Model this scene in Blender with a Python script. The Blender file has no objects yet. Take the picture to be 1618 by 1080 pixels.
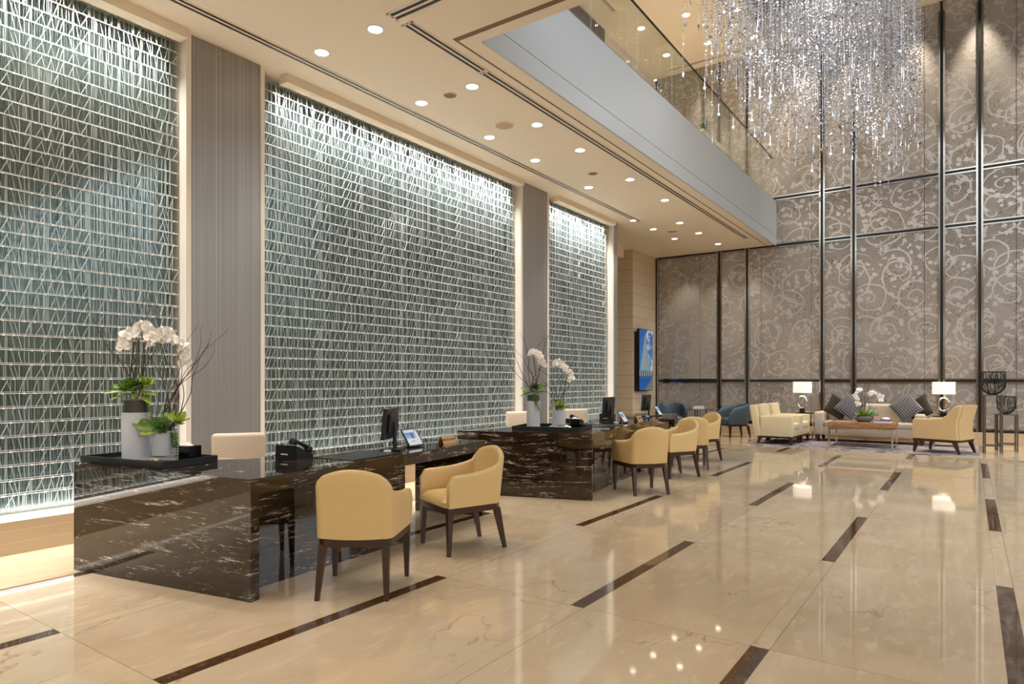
import bpy, bmesh, math, random
from mathutils import Vector, Matrix
R = math.radians
PI = math.pi
rnd = random.Random(7)
C = bpy.context.scene.collection
scn = bpy.context.scene

# ------------------------------------------------------------------ helpers
def lin(c):
    return tuple(((v/255.)/12.92 if v/255. <= .04045 else ((v/255.+.055)/1.055)**2.4) for v in c)

class MB:
    """collects shapes into one mesh"""
    def __init__(s):
        s.v = []; s.f = []; s.m = []
    def add(s, vs, fs, mi=0):
        o = len(s.v)
        s.v += [tuple(v) for v in vs]
        s.f += [tuple(i+o for i in f) for f in fs]
        s.m += [mi]*len(fs)
        return s
    def box(s, x0, x1, y0, y1, z0, z1, mi=0, M=None):
        vs = [Vector((x, y, z)) for z in (z0, z1) for y in (y0, y1) for x in (x0, x1)]
        if M: vs = [M @ v for v in vs]
        return s.add(vs, [(0,2,3,1),(4,5,7,6),(0,1,5,4),(2,6,7,3),(0,4,6,2),(1,3,7,5)], mi)
    def rbox(s, x0, x1, y0, y1, z0, z1, r=.02, seg=3, mi=0, M=None):
        bm = bmesh.new()
        bmesh.ops.create_cube(bm, size=1)
        for v in bm.verts:
            v.co = Vector(((x0+x1)/2+v.co.x*(x1-x0), (y0+y1)/2+v.co.y*(y1-y0), (z0+z1)/2+v.co.z*(z1-z0)))
        bmesh.ops.bevel(bm, geom=bm.edges[:], offset=min(r, .49*min(x1-x0, y1-y0, z1-z0)), segments=seg, profile=.5, affect='EDGES')
        bm.verts.ensure_lookup_table()
        vs = [v.co.copy() for v in bm.verts]
        if M: vs = [M @ v for v in vs]
        s.add(vs, [tuple(v.index for v in f.verts) for f in bm.faces], mi)
        bm.free(); return s
    def prism(s, pts, z0, z1, mi=0):
        n = len(pts)
        vs = [(p[0], p[1], z0) for p in pts]+[(p[0], p[1], z1) for p in pts]
        fs = [tuple(range(n-1, -1, -1)), tuple(range(n, 2*n))]+[(i, (i+1) % n, n+(i+1) % n, n+i) for i in range(n)]
        return s.add(vs, fs, mi)
    def lathe(s, prof, n=24, mi=0, c=(0,0,0), sx=1, sy=1, closed=False):
        vs = []; fs = []
        k = len(prof)
        for i in range(n):
            a = 2*PI*i/n
            for r, z in prof:
                vs.append((c[0]+r*math.cos(a)*sx, c[1]+r*math.sin(a)*sy, c[2]+z))
        for i in range(n):
            j = (i+1) % n
            for q in range(k if closed else k-1):
                q2 = (q+1) % k
                fs.append((i*k+q, j*k+q, j*k+q2, i*k+q2))
        if not closed:
            if prof[0][0] > 1e-6: fs.append(tuple(i*k for i in range(n-1, -1, -1)))
            if prof[-1][0] > 1e-6: fs.append(tuple(i*k+k-1 for i in range(n)))
        return s.add(vs, fs, mi)
    def tube(s, pts, r, n=6, mi=0, r2=None):
        pts = [Vector(p) for p in pts]
        vs = []; fs = []
        m = len(pts)
        for i, p in enumerate(pts):
            d = (pts[min(i+1, m-1)]-pts[max(i-1, 0)])
            if d.length < 1e-9: d = Vector((0,0,1))
            d.normalize()
            a = d.cross(Vector((0,0,1)))
            if a.length < .05: a = d.cross(Vector((1,0,0)))
            a.normalize(); b = d.cross(a)
            rr = r if r2 is None else r+(r2-r)*i/(m-1)
            for k in range(n):
                t = 2*PI*k/n
                vs.append(p+a*rr*math.cos(t)+b*rr*math.sin(t))
        for i in range(m-1):
            for k in range(n):
                k2 = (k+1) % n
                fs.append((i*n+k, i*n+k2, (i+1)*n+k2, (i+1)*n+k))
        fs.append(tuple(range(n-1, -1, -1))); fs.append(tuple((m-1)*n+k for k in range(n)))
        return s.add(vs, fs, mi)
    def bar(s, p, q, w, d=None, mi=0):
        """square bar from p to q"""
        p = Vector(p); q = Vector(q); d = d or w
        u = (q-p).normalized()
        a = u.cross(Vector((0,0,1)))
        if a.length < .05: a = Vector((1,0,0))
        a.normalize(); b = u.cross(a)
        vs = [e+a*sx*w/2+b*sy*d/2 for e in (p, q) for sy in (-1, 1) for sx in (-1, 1)]
        return s.add(vs, [(0,2,3,1),(4,5,7,6),(0,1,5,4),(2,6,7,3),(0,4,6,2),(1,3,7,5)], mi)
    def taper(s, p, q, w0, w1, mi=0):
        p = Vector(p); q = Vector(q)
        vs = [p+Vector((sx*w0/2, sy*w0/2, 0)) for sy in (-1, 1) for sx in (-1, 1)]+[q+Vector((sx*w1/2, sy*w1/2, 0)) for sy in (-1, 1) for sx in (-1, 1)]
        return s.add(vs, [(0,1,3,2),(4,6,7,5),(0,4,5,1),(2,3,7,6),(0,2,6,4),(1,5,7,3)], mi)
    def grid(s, fn, nu, nv, mi=0, wrapu=False):
        vs = [fn(i/nu, j/nv) for i in range(nu+(0 if wrapu else 1)) for j in range(nv+1)]
        fs = []
        for i in range(nu):
            i2 = (i+1) % nu if wrapu else i+1
            for j in range(nv):
                fs.append((i*(nv+1)+j, i2*(nv+1)+j, i2*(nv+1)+j+1, i*(nv+1)+j+1))
        return s.add(vs, fs, mi)
    def ball(s, c, r, n=8, m=6, mi=0, sc=(1,1,1)):
        prof = [(max(r*math.sin(PI*j/m), 1e-7), -r*math.cos(PI*j/m)) for j in range(m+1)]
        k = len(s.v)
        s.lathe(prof, n, mi)
        for i in range(k, len(s.v)):
            v = s.v[i]; s.v[i] = (c[0]+v[0]*sc[0], c[1]+v[1]*sc[1], c[2]+v[2]*sc[2])
        return s
    def mesh(s, name, mats, smooth=False, fix=True):
        me = bpy.data.meshes.new(name)
        me.from_pydata(s.v, [], s.f)
        mats = mats if isinstance(mats, (list, tuple)) else [mats]
        for m in mats: me.materials.append(m)
        if any(s.m): me.polygons.foreach_set('material_index', s.m)
        if fix:
            bm = bmesh.new(); bm.from_mesh(me)
            bmesh.ops.recalc_face_normals(bm, faces=bm.faces[:])
            bm.to_mesh(me); bm.free()
        if smooth:
            me.polygons.foreach_set('use_smooth', [True]*len(me.polygons))
            try: me.set_sharp_from_angle(angle=R(42))
            except Exception: pass
        me.update()
        return me

def obj(name, mb, mats, parent=None, smooth=False, loc=None, rot=None, fix=True):
    me = mb if isinstance(mb, bpy.types.Mesh) else mb.mesh(name, mats, smooth, fix)
    o = bpy.data.objects.new(name, me); C.objects.link(o)
    if parent: o.parent = parent
    if loc: o.location = loc
    if rot: o.rotation_euler = rot
    return o
def tag(o, label, cat, group=None, kind=None):
    o['label'] = label; o['category'] = cat
    if group: o['group'] = group
    if kind: o['kind'] = kind
    return o
def thing(name, label, cat, loc=(0,0,0), rz=0, group=None):
    o = bpy.data.objects.new(name, None); C.objects.link(o)
    o.empty_display_size = .1
    o.location = loc; o.rotation_euler = (0, 0, rz)
    return tag(o, label, cat, group)
def struct(name, mb, mats, smooth=False, label=None):
    o = obj(name, mb, mats, None, smooth); o['kind'] = 'structure'
    if label: o['label'] = label; o['category'] = name.split('_')[0]
    return o
def dup(root, loc, rz, label=None, group=None):
    r = root.copy(); C.objects.link(r); r.location = loc; r.rotation_euler = (0, 0, rz)
    if label: r['label'] = label
    if group: r['group'] = group
    for ch in list(root.children):
        c = ch.copy(); C.objects.link(c); c.parent = r
        for g in list(ch.children):
            d = g.copy(); C.objects.link(d); d.parent = c
    return r
ORD = ['first','second','third','fourth','fifth','sixth','seventh','eighth','ninth','tenth','eleventh','twelfth']

# ------------------------------------------------------------------ materials
class NT:
    def __init__(s, name):
        s.mat = bpy.data.materials.new(name); s.mat.use_nodes = True
        s.t = s.mat.node_tree; s.t.nodes.clear()
        s.out = s.t.nodes.new('ShaderNodeOutputMaterial')
        s.b = s.t.nodes.new('ShaderNodeBsdfPrincipled')
        s.l(s.b.outputs[0], s.out.inputs[0])
    def n(s, typ, **kw):
        x = s.t.nodes.new(typ)
        for k, v in kw.items(): setattr(x, k, v)
        return x
    def l(s, a, b): s.t.links.new(a, b)
    def put(s, sock, v):
        if isinstance(v, bpy.types.NodeSocket): s.l(v, sock)
        elif isinstance(v, (tuple, list)) and len(v) == 3 and sock.type == 'RGBA': sock.default_value = (*v, 1)
        else: sock.default_value = v
    def set(s, **kw):
        for k, v in kw.items(): s.put(s.b.inputs[k.replace('_', ' ')], v)
        return s
    def m(s, op, a, b=0., c=None, clamp=False):
        x = s.n('ShaderNodeMath', operation=op, use_clamp=clamp)
        s.put(x.inputs[0], a); s.put(x.inputs[1], b)
        if c is not None: s.put(x.inputs[2], c)
        return x.outputs[0]
    def mix(s, f, a, b):
        x = s.n('ShaderNodeMix', data_type='RGBA')
        s.put(x.inputs[0], f); s.put(x.inputs[6], a); s.put(x.inputs[7], b)
        return x.outputs[2]
    def obj(s): return s.n('ShaderNodeTexCoord').outputs['Object']
    def geo(s): return s.n('ShaderNodeNewGeometry').outputs['Position']
    def sep(s, v):
        x = s.n('ShaderNodeSeparateXYZ'); s.l(v, x.inputs[0]); return x.outputs
    def comb(s, a, b, c):
        x = s.n('ShaderNodeCombineXYZ'); s.put(x.inputs[0], a); s.put(x.inputs[1], b); s.put(x.inputs[2], c); return x.outputs[0]
    def map(s, v, scale=(1,1,1), loc=(0,0,0), rot=(0,0,0)):
        x = s.n('ShaderNodeMapping'); s.l(v, x.inputs[0])
        x.inputs['Scale'].default_value = scale; x.inputs['Location'].default_value = loc; x.inputs['Rotation'].default_value = rot
        return x.outputs[0]
    def noise(s, v, scale=5., detail=3., rough=.5, dist=0.):
        x = s.n('ShaderNodeTexNoise')
        if v is not None: s.l(v, x.inputs['Vector'])
        x.inputs['Scale'].default_value = scale; x.inputs['Detail'].default_value = detail
        x.inputs['Roughness'].default_value = rough; x.inputs['Distortion'].default_value = dist
        return x.outputs[0], x.outputs[1]
    def ramp(s, v, stops):
        x = s.n('ShaderNodeValToRGB'); s.put(x.inputs[0], v)
        e = x.color_ramp.elements
        while len(e) < len(stops): e.new(.5)
        for q, (p, c) in zip(e, stops):
            q.position = p; q.color = (*(c if isinstance(c, tuple) else (c, c, c)), 1)
        return x.outputs[0]
    def bump(s, h, strength=.2, dist=.01):
        x = s.n('ShaderNodeBump'); s.put(x.inputs['Height'], h)
        x.inputs['Strength'].default_value = strength; x.inputs['Distance'].default_value = dist
        s.l(x.outputs[0], s.b.inputs['Normal'])
    def line(s, v, at, w):
        """1 where |v-at|<w"""
        return s.m('LESS_THAN', s.m('ABSOLUTE', s.m('SUBTRACT', v, at)), w)

def plain(name, rgb, rough=.5, metal=0., spec=.5, var=.06, vscale=6., bump=0., bscale=120., **kw):
    t = NT(name)
    c = lin(rgb) if max(rgb) > 1.01 else rgb
    f, _ = t.noise(t.obj(), vscale, 3.)
    a = tuple(v*(1-var) for v in c); b = tuple(min(1, v*(1+var)) for v in c)
    t.set(Base_Color=t.mix(f, a, b), Roughness=rough, Metallic=metal, Specular_IOR_Level=spec)
    if kw: t.set(**kw)
    if bump:
        g, _ = t.noise(t.obj(), bscale, 2.)
        t.bump(g, bump, .002)
    return t.mat
def emit(name, rgb, strength):
    t = NT(name); t.set(Base_Color=rgb, Emission_Color=rgb, Emission_Strength=strength, Roughness=.4)
    return t.mat

M = {}
M['white_paint'] = plain('white_paint', (226, 226, 226), .45, var=.015)
M['fascia'] = plain('fascia', (184, 189, 194), .45, var=.015)
M['ceiling_paint'] = plain('ceiling_paint', (232, 218, 196), .6, var=.015, vscale=.6)
M['warm_white'] = plain('warm_white', (228, 218, 202), .5, var=.02)
M['black'] = plain('black', (14, 13, 12), .4)
M['black_gloss'] = plain('black_gloss', (10, 10, 11), .12)
M['plastic'] = plain('plastic', (26, 27, 29), .35)
M['plastic_gray'] = plain('plastic_gray', (48, 50, 53), .4)
M['leather_pad'] = plain('leather_pad', (34, 36, 40), .3, bump=.15, bscale=260)
M['chrome'] = plain('chrome', (.75, .75, .76), .07, 1., var=.02)
M['satin_steel'] = plain('satin_steel', (.5, .48, .46), .22, 1., var=.05)
M['gunmetal'] = plain('gunmetal', (.20, .18, .165), .2, .95, var=.1)
M['bronze'] = plain('bronze', (38, 32, 28), .16, .6, var=.1)
M['dark_metal'] = plain('dark_metal', (30, 28, 27), .25, .5)
M['walnut'] = plain('walnut', (60, 36, 22), .3, var=.3, vscale=9)
M['leather'] = plain('leather', (216, 184, 126), .36, var=.05, vscale=4, bump=.06, bscale=400)
M['cream_fabric'] = plain('cream_fabric', (222, 206, 168), .85, var=.05, bump=.2, bscale=350)
M['tan_fabric'] = plain('tan_fabric', (210, 182, 134), .85, var=.05, bump=.2, bscale=350)
M['sofa_fabric'] = plain('sofa_fabric', (200, 184, 166), .9, var=.06, bump=.2, bscale=350)
M['chair_fabric'] = plain('chair_fabric', (196, 178, 158), .9, var=.12, vscale=60, bump=.3, bscale=300)
M['brown_fabric'] = plain('brown_fabric', (58, 50, 40), .9, var=.1)
M['blue_leather'] = plain('blue_leather', (74, 92, 102), .3, var=.06)
M['frosted'] = plain('frosted', (205, 208, 214), .4, var=.05, vscale=8)
M['paper'] = plain('paper', (240, 238, 234), .8, var=.02)
M['petal'] = plain('petal', (246, 240, 234), .5, var=.02, vscale=30)
M['petal_core'] = plain('petal_core', (232, 208, 150), .5)
M['stem_green'] = plain('stem_green', (86, 108, 50), .5)
M['twig'] = plain('twig', (72, 48, 36), .7, var=.3, vscale=40)
M['brass_sign'] = plain('brass_sign', (196, 158, 104), .4, .3)
M['stone_bowl'] = plain('stone_bowl', (110, 112, 106), .6, var=.35, vscale=14)
M['purple_cover'] = plain('purple_cover', (92, 66, 150), .35)
M['book_cover'] = plain('book_cover', (206, 200, 192), .5)
M['side_beige'] = plain('side_beige', (236, 228, 216), .5, var=.02)  # plain pale beige for the pillar sides
M['light'] = emit('light', (1., .9, .76), 9.)
M['cool_led'] = emit('cool_led', (1., .96, .9), 2.2)
M['bulb'] = emit('bulb', (1., .86, .62), 30.)
M['shade'] = emit('shade', (1., .93, .82), .46)

def leaf_mat(name, dark, light):
    t = NT(name)
    f, _ = t.noise(t.obj(), 22., 2.)
    t.set(Base_Color=t.mix(t.ramp(f, [(.3, 0.), (.7, 1.)]), lin(dark), lin(light)), Roughness=.35)
    return t.mat
M['leaf'] = leaf_mat('leaf', (60, 104, 30), (134, 166, 56))
M['leaf_light'] = leaf_mat('leaf_light', (132, 160, 52), (190, 204, 96))
M['leaf_rim'] = leaf_mat('leaf_rim', (60, 110, 66), (150, 178, 110))
M['leaf_dark'] = leaf_mat('leaf_dark', (36, 78, 44), (92, 134, 70))

# polished beige marble floor with dark inlay strips in a checker rhythm
def floor_mat():
    t = NT('beige_marble_floor')
    P = t.geo(); x, y, z = t.sep(P)
    u = t.m('DIVIDE', t.m('SUBTRACT', x, .14), 1.073); v = t.m('DIVIDE', t.m('SUBTRACT', y, 1.535), 1.965)
    iu = t.m('FLOOR', u); iv = t.m('FLOOR', v)
    fu = t.m('MULTIPLY', t.m('SUBTRACT', u, iu), 1.073); fv = t.m('MULTIPLY', t.m('SUBTRACT', v, iv), 1.965)
    strip = t.m('LESS_THAN', fu, .094)
    par = t.m('PINGPONG', t.m('ADD', t.m('ADD', iu, iv), 100.), 1.)
    dark = t.m('MULTIPLY', strip, t.m('GREATER_THAN', par, .5))
    dark = t.m('MULTIPLY', dark, t.m('GREATER_THAN', x, -6.0))
    # joints
    j = t.m('MAXIMUM', t.line(fu, .094, .0022), t.line(fu, .0, .0022))
    j = t.m('MAXIMUM', j, t.m('LESS_THAN', fv, .004))
    # marble body
    wn = t.n('ShaderNodeTexWhiteNoise', noise_dimensions='3D'); t.l(t.comb(iu, iv, strip), wn.inputs[0])
    off = t.n('ShaderNodeVectorMath', operation='MULTIPLY_ADD'); t.l(wn.outputs[1], off.inputs[0]); off.inputs[1].default_value = (7, 7, 7); t.l(P, off.inputs[2])
    pv = off.outputs[0]
    big, _ = t.noise(t.map(pv, (1., .6, 1)), 1.6, 4., .55, .6)
    base = t.ramp(big, [(.3, lin((200, 178, 148))), (.55, lin((210, 189, 160))), (.75, lin((220, 201, 174)))])
    fl, _ = t.noise(t.map(pv, (5., 1.6, 1)), 3., 3., .6, .4)
    base = t.mix(t.ramp(fl, [(.54, 0.), (.7, .55)]), base, lin((228, 208, 180)))
    cr, _ = t.noise(t.map(pv, (1., .6, 1.)), 1.3, 5., .55, .35)
    vein = t.ramp(t.m('ABSOLUTE', t.m('SUBTRACT', cr, .5)), [(0., 1.), (.002, .6), (.006, 0.)])
    mk, _ = t.noise(pv, 1.1, 2.)
    vein = t.m('MULTIPLY', vein, t.ramp(mk, [(.5, 0.), (.62, .6)]))
    base = t.mix(vein, base, lin((140, 104, 70)))
    base = t.mix(t.m('MULTIPLY', t.m('SUBTRACT', wn.outputs[0], .5), .12), base, lin((180, 150, 116)))
    em, _ = t.noise(pv, 14., 5., .7, 1.2)
    emp = t.ramp(em, [(.3, lin((58, 38, 24))), (.55, lin((94, 66, 43))), (.75, lin((128, 96, 66)))])
    col = t.mix(dark, base, emp)
    col = t.mix(t.m('MULTIPLY', j, .62), col, lin((112, 88, 64)))
    t.set(Base_Color=col, Roughness=.045, Specular_IOR_Level=.62)
    w, _ = t.noise(P, .9, 2.)
    t.bump(w, .012, .02)
    return t.mat
M['floor'] = floor_mat()

# black marble with short horizontal white veins
def marble_mat():
    t = NT('black_marble')
    P = t.geo(); 
    wp, wc = t.noise(t.map(P, (.8, .8, 1.3)), 1.4, 3.)
    d = t.n('ShaderNodeVectorMath', operation='MULTIPLY_ADD'); t.l(wc, d.inputs[0]); d.inputs[1].default_value = (.5, .5, .09); t.l(P, d.inputs[2])
    v = d.outputs[0]
    n1, _ = t.noise(t.map(v, (1., 1., 20.)), 1.5, 6., .6, .25)
    r1 = t.ramp(t.m('ABSOLUTE', t.m('SUBTRACT', n1, .5)), [(0., 1.), (.005, .85), (.014, 0.)])
    k1, _ = t.noise(t.map(v, (1.6, 1.6, 9.)), 2., 4., .65)
    r1 = t.m('MULTIPLY', r1, t.ramp(k1, [(.54, 0.), (.61, 1.)]))
    n2, _ = t.noise(t.map(v, (2.6, 2.6, 30.), (3, 1, 2)), 2., 5., .6, .4)
    r2 = t.ramp(t.m('ABSOLUTE', t.m('SUBTRACT', n2, .54)), [(0., .8), (.007, .6), (.016, 0.)])
    k2, _ = t.noise(t.map(v, (1.5, 1.5, 8.), (9, 4, 1)), 2., 4., .65)
    r2 = t.m('MULTIPLY', r2, t.ramp(k2, [(.56, 0.), (.63, 1.)]))
    b, _ = t.noise(t.map(v, (1., 1., 6.)), 3., 4.)
    base = t.ramp(b, [(.3, lin((22, 15, 9))), (.7, lin((58, 43, 28)))])
    vein = t.m('MAXIMUM', r1, r2)
    col = t.mix(vein, base, lin((226, 216, 200)))
    t.set(Base_Color=col, Roughness=.03, Specular_IOR_Level=.75)
    return t.mat
M['marble'] = marble_mat()

# silvery wallcovering: contour lines under pale scrolling vines
def wallpaper_mat():
    t = NT('scroll_wallcovering')
    P = t.geo(); x, y, z = t.sep(P)
    p2 = t.comb(x, 0., z)
    nf, nc = t.noise(p2, 1.6, 2.)
    # contour lines
    c1, _ = t.noise(p2, 5., 1.5, .5, .4)
    fr = t.m('FRACT', t.m('MULTIPLY', c1, 13.))
    cont = t.ramp(t.m('ABSOLUTE', t.m('SUBTRACT', fr, .5)), [(0., 1.), (.10, .8), (.17, 0.)])
    c2, _ = t.noise(p2, 1.3, 1.)
    cont = t.m('MULTIPLY', cont, t.ramp(c2, [(.42, .0), (.52, 1.)]))
    # vines: spirals in two staggered lattices
    def vines(sx, sz, ox, oz, turn):
        wx = t.m('MULTIPLY_ADD', t.m('SUBTRACT', nf, .5), .35, x)
        a = t.m('DIVIDE', t.m('ADD', wx, ox), sx); b = t.m('DIVIDE', t.m('ADD', z, oz), sz)
        fb = t.m('FLOOR', b)
        a = t.m('ADD', a, t.m('MULTIPLY', fb, .37))
        fa = t.m('FLOOR', a)
        flip = t.m('SUBTRACT', t.m('MULTIPLY', t.m('PINGPONG', t.m('ADD', t.m('ADD', fa, fb), 100.), 1.), 2.), 1.)
        lx = t.m('MULTIPLY', t.m('MULTIPLY', t.m('SUBTRACT', t.m('SUBTRACT', a, fa), .5), sx), flip)
        lz = t.m('MULTIPLY', t.m('SUBTRACT', t.m('SUBTRACT', b, fb), .5), sz)
        r = t.m('SQRT', t.m('ADD', t.m('MULTIPLY', lx, lx), t.m('MULTIPLY', lz, lz)))
        th = t.m('DIVIDE', t.m('ARCTAN2', lz, lx), 2*PI)
        s = t.m('FRACT', t.m('SUBTRACT', t.m('DIVIDE', r, turn), th))
        w = t.m('ABSOLUTE', t.m('SUBTRACT', s, .5))
        line = t.m('LESS_THAN', w, t.m('MULTIPLY_ADD', r, .05*.3/turn, .011/turn))
        line = t.m('MULTIPLY', line, t.m('LESS_THAN', r, min(sx, sz)*.5))
        # cluster of blossoms in the middle of the scroll
        return line, r
    l1, r1 = vines(.86, .74, .2, .1, .20)
    l2, r2 = vines(1.05, 1.2, .63, .47, .42)
    vo = t.n('ShaderNodeTexVoronoi', feature='SMOOTH_F1'); t.l(p2, vo.inputs['Vector']); vo.inputs['Scale'].default_value = 7.5
    vo.inputs['Smoothness'].default_value = .25
    pet, _ = t.noise(p2, 20., 1.)
    leaf = t.m('LESS_THAN', t.m('MULTIPLY_ADD', t.m('SUBTRACT', pet, .5), .62, vo.outputs['Distance']), .36)
    mk, _ = t.noise(p2, 2.3, 1.)
    leaf = t.m('MULTIPLY', leaf, t.m('GREATER_THAN', mk, .44))
    pale = t.m('MAXIMUM', t.m('MAXIMUM', l1, l2), leaf)
    col = t.mix(t.m('MULTIPLY', cont, .75), lin((158, 150, 142)), lin((110, 95, 80)))
    col = t.mix(t.m('MULTIPLY', pale, .62), col, lin((206, 202, 199)))
    t.set(Base_Color=col, Roughness=t.m('MULTIPLY_ADD', pale, -.2, .5), Metallic=t.m('MULTIPLY', pale, .4))
    t.bump(pale, .25, .004)
    return t.mat
M['wallpaper'] = wallpaper_mat()

def stripes_mat():
    t = NT('ribbed_metal_panel')
    x, y, z = t.sep(t.geo())
    v = t.comb(0., t.m('MULTIPLY', y, 150.), t.m('MULTIPLY', z, .1))
    f, _ = t.noise(v, 1., 3., .6)
    r = t.ramp(f, [(.35, lin((136, 132, 130))), (.55, lin((148, 145, 143))), (.7, lin((176, 174, 172)))])
    t.set(Base_Color=r, Roughness=.4, Metallic=.35)
    return t.mat
M['ribbed'] = stripes_mat()

def boards_mat(name, rgb, step, base=.0, line=(150, 128, 104), rough=.35, axis=2):
    t = NT(name)
    s = t.sep(t.geo()); z = s[axis]
    f = t.m('FRACT', t.m('DIVIDE', t.m('SUBTRACT', z, base), step))
    l = t.m('LESS_THAN', f, .03)
    n, _ = t.noise(t.map(t.geo(), (1., 1., 5.)), 2.5, 4., .6)
    c = t.mix(n, tuple(v*.93 for v in lin(rgb)), tuple(min(1, v*1.06) for v in lin(rgb)))
    t.set(Base_Color=t.mix(l, c, lin(line)), Roughness=rough)
    return t.mat
M['limestone'] = boards_mat('limestone', (216, 198, 170), .3)
M['limestone_skirt'] = boards_mat('limestone_skirt', (206, 184, 154), .094, .0, (232, 214, 188), .15)

def mirror_mat():
    t = NT('smoky_mirror_glass')
    n, _ = t.noise(t.map(t.geo(), (1, 3, .6)), 1.2, 3.)
    t.set(Base_Color=t.mix(n, lin((128, 146, 144)), lin((160, 176, 174))), Metallic=.75, Roughness=.16)
    return t.mat
M['mirror'] = mirror_mat()
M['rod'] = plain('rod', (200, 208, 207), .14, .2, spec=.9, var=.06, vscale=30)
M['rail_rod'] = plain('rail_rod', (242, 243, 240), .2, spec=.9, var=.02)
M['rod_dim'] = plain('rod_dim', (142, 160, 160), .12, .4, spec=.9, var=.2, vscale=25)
M['crystal'] = plain('crystal', (208, 211, 220), .07, .85, spec=1., var=.0)

def glass_mat():
    t = NT('clear_glass')
    gl = t.n('ShaderNodeBsdfGlossy'); gl.inputs['Roughness'].default_value = .01; gl.inputs[0].default_value = (1, 1, 1, 1)
    tr = t.n('ShaderNodeBsdfTransparent'); tr.inputs[0].default_value = (.93, .95, .92, 1)
    lw = t.n('ShaderNodeLayerWeight'); lw.inputs[0].default_value = .5
    mx = t.n('ShaderNodeMixShader'); t.l(t.m('MULTIPLY_ADD', t.m('POWER', lw.outputs['Facing'], 4.), .6, .04), mx.inputs[0]); t.l(tr.outputs[0], mx.inputs[1]); t.l(gl.outputs[0], mx.inputs[2])
    t.l(mx.outputs[0], t.out.inputs[0])
    return t.mat
M['glass'] = glass_mat()

def rug_mat():
    t = NT('streaked_rug')
    n, _ = t.noise(t.map(t.geo(), (1.4, 7., 1)), 1.6, 4., .6, .5)
    c = t.ramp(n, [(.36, lin((44, 44, 60))), (.43, lin((78, 80, 128))), (.48, lin((170, 160, 150))), (.54, lin((186, 174, 158))), (.58, lin((96, 96, 138))), (.64, lin((54, 52, 66)))])
    t.set(Base_Color=c, Roughness=.95)
    return t.mat
M['rug'] = rug_mat()
def weave_mat():
    t = NT('woven_fabric')
    x, y, z = t.sep(t.obj())
    a = t.m('PINGPONG', t.m('MULTIPLY', x, 42.), 1.); b = t.m('PINGPONG', t.m('MULTIPLY', z, 42.), 1.)
    k = t.m('GREATER_THAN', t.m('MULTIPLY', a, b), .42)
    t.set(Base_Color=t.mix(k, lin((84, 84, 88)), lin((168, 166, 165))), Roughness=.9)
    return t.mat
M['weave'] = weave_mat()
def wood_mat():
    t = NT('grained_wood')
    n, _ = t.noise(t.map(t.obj(), (1.2, 6., 6.)), 4., 4., .6, 1.2)
    t.set(Base_Color=t.ramp(n, [(.3, lin((118, 78, 46))), (.5, lin((162, 116, 70))), (.7, lin((198, 154, 104)))]), Roughness=.4)
    return t.mat
M['wood'] = wood_mat()
def dark_panel_mat():
    t = NT('dark_panel')
    n, _ = t.noise(t.map(t.geo(), (1, 60, .3)), 1., 2.)
    t.set(Base_Color=t.mix(n, lin((52, 46, 42)), lin((78, 70, 64))), Roughness=.35)
    return t.mat
M['dark_panel'] = dark_panel_mat()
M['coffer_black'] = plain('coffer_black', (58, 54, 50), .15, .3)

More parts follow.
